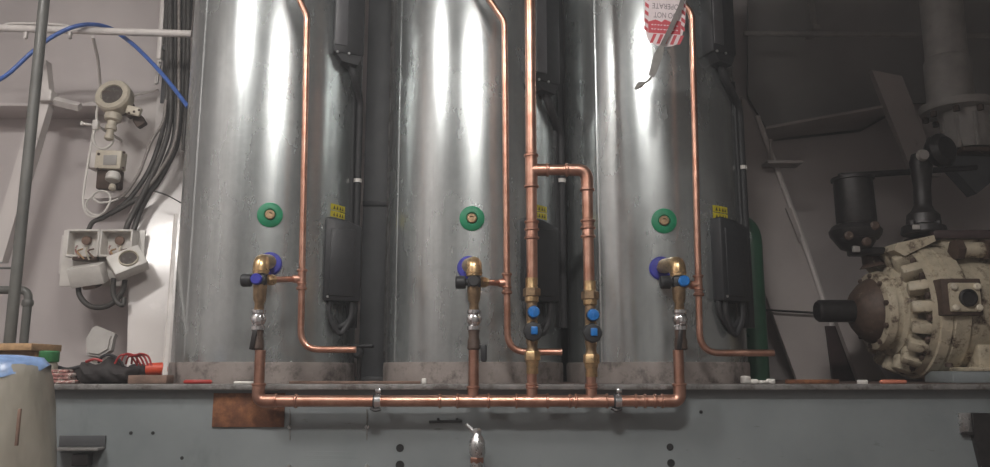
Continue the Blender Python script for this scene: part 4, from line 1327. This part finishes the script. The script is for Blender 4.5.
# ------------------------------------------------------------------ compressor
YC = 2.58
zc_ = P(905, 311, YC).z
def cx_(px): return P(px, 311, YC).x
cm = thing('compressor', 'large cream painted compressor with a dark shaft, worn paint and bolted rim', 'compressor', (1.55, YC, 0))
O = Vector((0, YC, zc_))
def turned(prof, name, mat, parent=cm, seg=64, ang=35):
    return MB().lathe([(r, x) for x, r in prof], O, (1, 0, 0), seg).build(name, mat, parent, ang)
Xs = 1.035
turned([(Xs, 0.030), (Xs + 0.008, 0.036), (Xs + 0.115, 0.036), (Xs + 0.118, 0.044), (Xs + 0.135, 0.052)], 'shaft', 'iron', cm, 28)
turned([(1.150, 0.050), (1.160, 0.066), (1.185, 0.092), (1.205, 0.104), (1.212, 0.104), (1.215, 0.095)], 'seal_hub', 'comp_dark')
turned([(1.205, 0.100), (1.212, 0.122), (1.235, 0.128), (1.240, 0.120), (1.255, 0.124), (1.262, 0.140), (1.285, 0.146), (1.290, 0.140)], 'front_cover', 'comp')
turned([(1.280, 0.125), (1.312, 0.135), (1.316, 0.193), (1.300, 0.197), (1.298, 0.203), (1.320, 0.206), (1.322, 0.214), (1.350, 0.217), (1.355, 0.210), (1.360, 0.217), (1.405, 0.217), (1.415, 0.206), (1.50, 0.200), (1.60, 0.198), (1.70, 0.198), (1.715, 0.214), (1.76, 0.214), (1.775, 0.20), (1.98, 0.20), (1.985, 0.10)], 'casing', 'comp')
# radial pads between cover and rim, each pair with a bolt on the rim
NB = 18
for j in range(NB):
    a = 2 * PI * (j + 0.5) / NB
    rd = Vector((0, -math.sin(a), math.cos(a)))
    tn = Vector((0, -math.cos(a), -math.sin(a)))
    rot = Matrix((Vector((1, 0, 0)), tn, rd)).transposed() @ Matrix.Rotation(math.radians(-22), 3, 'Y')
    MB().box(O + Vector((1.284, 0, 0)) + rd * 0.168, (0.058, 0.036, 0.058), 0.010, rot).build('pad', 'comp', cm)
    MB().lathe([(0.0115, 0), (0.0115, 0.008), (0.008, 0.011)], O + Vector((1.300, 0, 0)) + rd * 0.188 + tn * 0.034, (-1, 0, 0), 6).build('bolt', 'comp_dark', cm)
for j in range(10):
    a = 2 * PI * (j + 0.25) / 10
    rd = Vector((0, -math.sin(a), math.cos(a)))
    MB().lathe([(0.009, 0), (0.009, 0.009), (0.006, 0.011)], O + Vector((1.212, 0, 0)) + rd * 0.112, (-1, 0, 0), 6).build('hub_bolt', 'comp_dark', cm)
# square side flange with four bolts and a round port
ys = YC - 0.198
c = P(957.5, 297.5, ys - 0.01)
sf = MB().box(c, (0.118, 0.05, 0.108), 0.004).build('side_flange', 'comp_dark', cm)
MB().box(c + Vector((0.006, -0.026, -0.002)), (0.092, 0.014, 0.086), 0.006).build('flange_plate', 'comp', sf)
MB().lathe([(0.026, 0), (0.026, 0.010), (0.021, 0.012), (0.018, 0.004), (0.002, 0.004)], c + Vector((0.010, -0.032, -0.004)), (0, -1, 0), 24).build('port', 'iron', sf)
for sx in (-1, 1):
    for sz in (-1, 1):
        MB().lathe([(0.0105, 0), (0.0105, 0.008), (0.007, 0.011)], c + Vector((0.006 + sx * 0.034, -0.032, -0.002 + sz * 0.031)), (0, -1, 0), 8).build('flange_bolt', 'cream', sf)
# top: brown cover tray, cream lip, oil pipe with nuts
zt = P(950, 236, YC - 0.06).z
MB().box((1.66, YC + 0.0, zt + 0.0), (0.56, 0.20, 0.030), 0.010).build('top_cover', 'brown', cm)
MB().poly3([P(894, 250, YC - 0.12), P(897, 243, YC - 0.12), P(934, 235, YC - 0.12), P(936, 241, YC - 0.12), P(905, 256, YC - 0.12)], 0.14).build('top_lip', 'comp', cm)
MB().box((1.66, YC, zt - 0.035), (0.50, 0.16, 0.07), 0.01).build('neck', 'comp', cm)
yo = YC - 0.165
a, b = P(957, 250, yo), P(986, 250, yo)
MB().cyl(a, b, 0.024, 20).build('oil_sight_tube', 'comp', cm)
for q in (a, b):
    MB().lathe([(0.022, -0.013), (0.033, -0.011), (0.033, 0.011), (0.022, 0.013)], q, (1, 0, 0), 6).build('tube_nut', 'comp_dark', cm)
# foot and base block
q = P(960, 380, YC - 0.2)
MB().box((1.68, YC - 0.13, 0.040), (0.60, 0.18, 0.012), 0.003).build('foot_plate', 'comp', cm)
MB().box((1.655, YC - 0.14, 0.017), (0.65, 0.16, 0.034), 0.004).build('base_block', 'plinth', cm)
MB().box((1.46, YC - 0.11, 0.075), (0.05, 0.14, 0.075), 0.006).build('support_web', 'comp', cm)
MB().box((1.90, YC - 0.11, 0.075), (0.05, 0.14, 0.075), 0.006).build('support_web', 'comp', cm)
for px in (950, 1010):
    MB().lathe([(0.011, 0), (0.011, 0.010), (0.007, 0.013)], (P(px, 376, YC - 0.17).x, YC - 0.17, 0.046), (0, 0, 1), 6).build('foot_bolt', 'comp_dark', cm)

# black suction valve with solenoid cup, on the front top of the compressor
ya = YC - 0.02
k = M(ya, 215)
sv = thing('actuator_valve', 'black valve actuator with a cylindrical cup, above the compressor shaft', 'valve', P(866, 268, ya))
c = P(857, 226, ya)
MB().lathe([(18.5 * k, 0), (19 * k, 0.004), (18.5 * k, 46 * k), (20.5 * k, 46.5 * k), (20.5 * k, 49.5 * k), (16 * k, 50 * k)], c, (-0.02, 0, 1), 32).build('cup', 'iron', sv)
MB().lathe([(21 * k, 0), (24 * k, 4 * k), (25 * k, 9 * k), (21.5 * k, 14 * k), (18 * k, 16 * k)], P(856, 240, ya), (0, 0, 1), 28).build('collar', 'iron', sv)
MB().lathe([(6 * k, 0), (14 * k, 3 * k), (19 * k, 10 * k), (21 * k, 14 * k)], P(856, 252, ya), (0, 0, 1), 24).build('bonnet', 'iron', sv)
for px, py in ((848, 236), (874, 226), (866, 242)):
    MB().lathe([(4.5 * k, 0), (4.5 * k, 3 * k), (3 * k, 4 * k)], P(px, py, ya - 0.07), (0, -1, 0), 8).build('cap_screw', 'comp_dark', sv)
MB().box(P(866, 252, ya), (30 * k, 0.07, 7 * k), 0.006).build('flange', 'iron', sv)
MB().box(P(856, 249, ya - 0.04), (7 * k, 0.012, 6 * k), 0.002).build('pale_nameplate', 'pipe_grey', sv)
MB().lathe([(13 * k, 0), (9 * k, 4 * k), (8 * k, 12 * k), (12 * k, 16 * k)], P(873, 267, ya + 0.03), (-0.2, 0, 1), 18).build('port_pipe', 'comp_dark', sv)
# dark neck pipe with handwheel on the top cover
yn = YC - 0.03
k = M(yn, 190)
np_ = thing('stop_valve', 'black stop valve with round top and flared neck, standing on the compressor', 'valve', P(925, 232, yn))
MB().lathe([(20 * k, 0), (21 * k, 2 * k), (20 * k, 8 * k), (16 * k, 10 * k), (15 * k, 20 * k), (11 * k, 24 * k), (8.2 * k, 30 * k), (8.0 * k, 48 * k), (9.5 * k, 62 * k), (11 * k, 74 * k), (9 * k, 82 * k)], P(924, 235, yn), (0.05, 0, 1), 24).build('neck', 'iron', np_)
MB().lathe([(6 * k, 0), (13 * k, 3 * k), (17 * k, 9 * k), (17 * k, 15 * k), (12 * k, 20 * k)], P(928, 153, yn - 0.02) + Vector((0.02, 0.02, 0)), (0.35, -1, 0.1), 28).build('round_head', 'iron', np_)
MB().lathe([(5 * k, 0), (6 * k, 2 * k), (5 * k, 6 * k)], P(921, 156, yn - 0.07), (0, -1, 0), 14).build('pale_cap', 'pipe_grey', np_)
for px in (912, 938):
    MB().lathe([(3.5 * k, 0), (3.5 * k, 4 * k), (2 * k, 5 * k)], P(px, 225, yn - 0.05), (0, 0, 1), 8).build('flange_nut', 'iron', np_)
MB().box(P(916, 227, yn - 0.062), (7 * k, 0.006, 4.5 * k), 0.001).build('pale_nameplate', 'pipe_grey', np_)
# cross rod
a, b = P(846, 176, YC + 0.03), P(976, 167.5, YC + 0.05)
cr = MB().tube([a, b], 0.0105, 10)
cr.box(P(846, 175, YC + 0.02), (0.05, 0.02, 0.010), 0.003)
tag(cr.build('cross_rod', 'iron', None, 35, a), 'thin dark rod bridging the black actuator and the stop valve', 'rod')

# grey flanged pipe upper right
Yq = 2.84
k = M(Yq, 100)
fp = thing('flanged_pipe', 'thick grey-white vertical pipe with a wide bolted flange, upper right corner', 'pipe', P(957, 110, Yq))
a = P(951, 104, Yq)
MB().cyl(a, (a.x, Yq, ZT), 19.5 * k, 32).build('pipe', 'pipe_grey', fp)
MB().lathe([(21.5 * k, 0), (21.5 * k, 44 * k), (19.5 * k, 48 * k)], a, (0, 0, 1), 32).build('sleeve', 'pipe_grey', fp)
ff = MB().lathe([(24 * k, -2 * k), (33 * k, 0), (34 * k, 3 * k), (34 * k, 7 * k), (28 * k, 9 * k), (20 * k, 10 * k)], P(957, 112, Yq), (0, 0, 1), 36).build('flange', 'pipe_grey', fp)
for j in range(8):
    t_ = 2 * PI * (j + 0.3) / 8
    q = P(957, 112, Yq) + Vector((28 * k * math.cos(t_), 28 * k * math.sin(t_), -7 * k))
    MB().lathe([(3 * k, 0), (3 * k, 5 * k), (2 * k, 6 * k)], q, (0, 0, 1), 6).build('flange_bolt', 'comp_dark', ff)
MB().lathe([(20 * k, 0), (24 * k, 6 * k), (24 * k, 30 * k), (26 * k, 38 * k)], P(970, 150, Yq), (0, 0, 1), 24).build('valve_body', 'pipe_grey', fp)
for j in range(6):
    t_ = PI * (1.0 + j / 5)
    q = P(970, 135, Yq) + Vector((25 * k * math.cos(t_), 25 * k * math.sin(t_), 0))
    MB().box(q, (0.012, 0.012, 34 * k), 0.003).build('rib', 'pipe_grey', fp)
MB().box(P(974, 154, Yq), (44 * k, 0.15, 5 * k), 0.006).build('lower_flange', 'comp_dark', fp)
# bracket the pipe sits on
MB().prism([(-30 * k, 0), (34 * k, 0), (34 * k, -12 * k), (0, -38 * k)], P(968, 158, Yq), (1, 0, 0), (0, 0, 1), 0.06).build('support_bracket', 'dark_grey', fp)
# thin horizontal pipe, upper right
Yr = 2.94
a, b = P(744, 33.5, Yr), P(1010, 36, Yr)
hp2 = thing('rail_pipe', 'thin grey horizontal pipe across the dark upper right wall', 'pipe', (a + b) / 2)
MB().tube([a, b], 2.6 * M(Yr, 35), 12).build('pipe', 'pipe_grey', hp2)
q = P(815, 31, Yr)
MB().box(q + Vector((0, 0.03, 0.008)), (0.03, 0.10, 0.022), 0.003).build('bracket', 'pipe_grey', hp2)
MB().tube([q, q + Vector((0.0, 0.05, 0.4))], 0.012, 8).build('hanger', 'pipe_grey', hp2)
# thin rod low right
a, b = P(766, 310, 2.90), P(818, 313, 2.90)
tag(MB().tube([a, b], 0.004, 8).build('thin_rod', 'iron', None, 35, a), 'thin dark rod fixed across the leaning hull frame', 'rod')
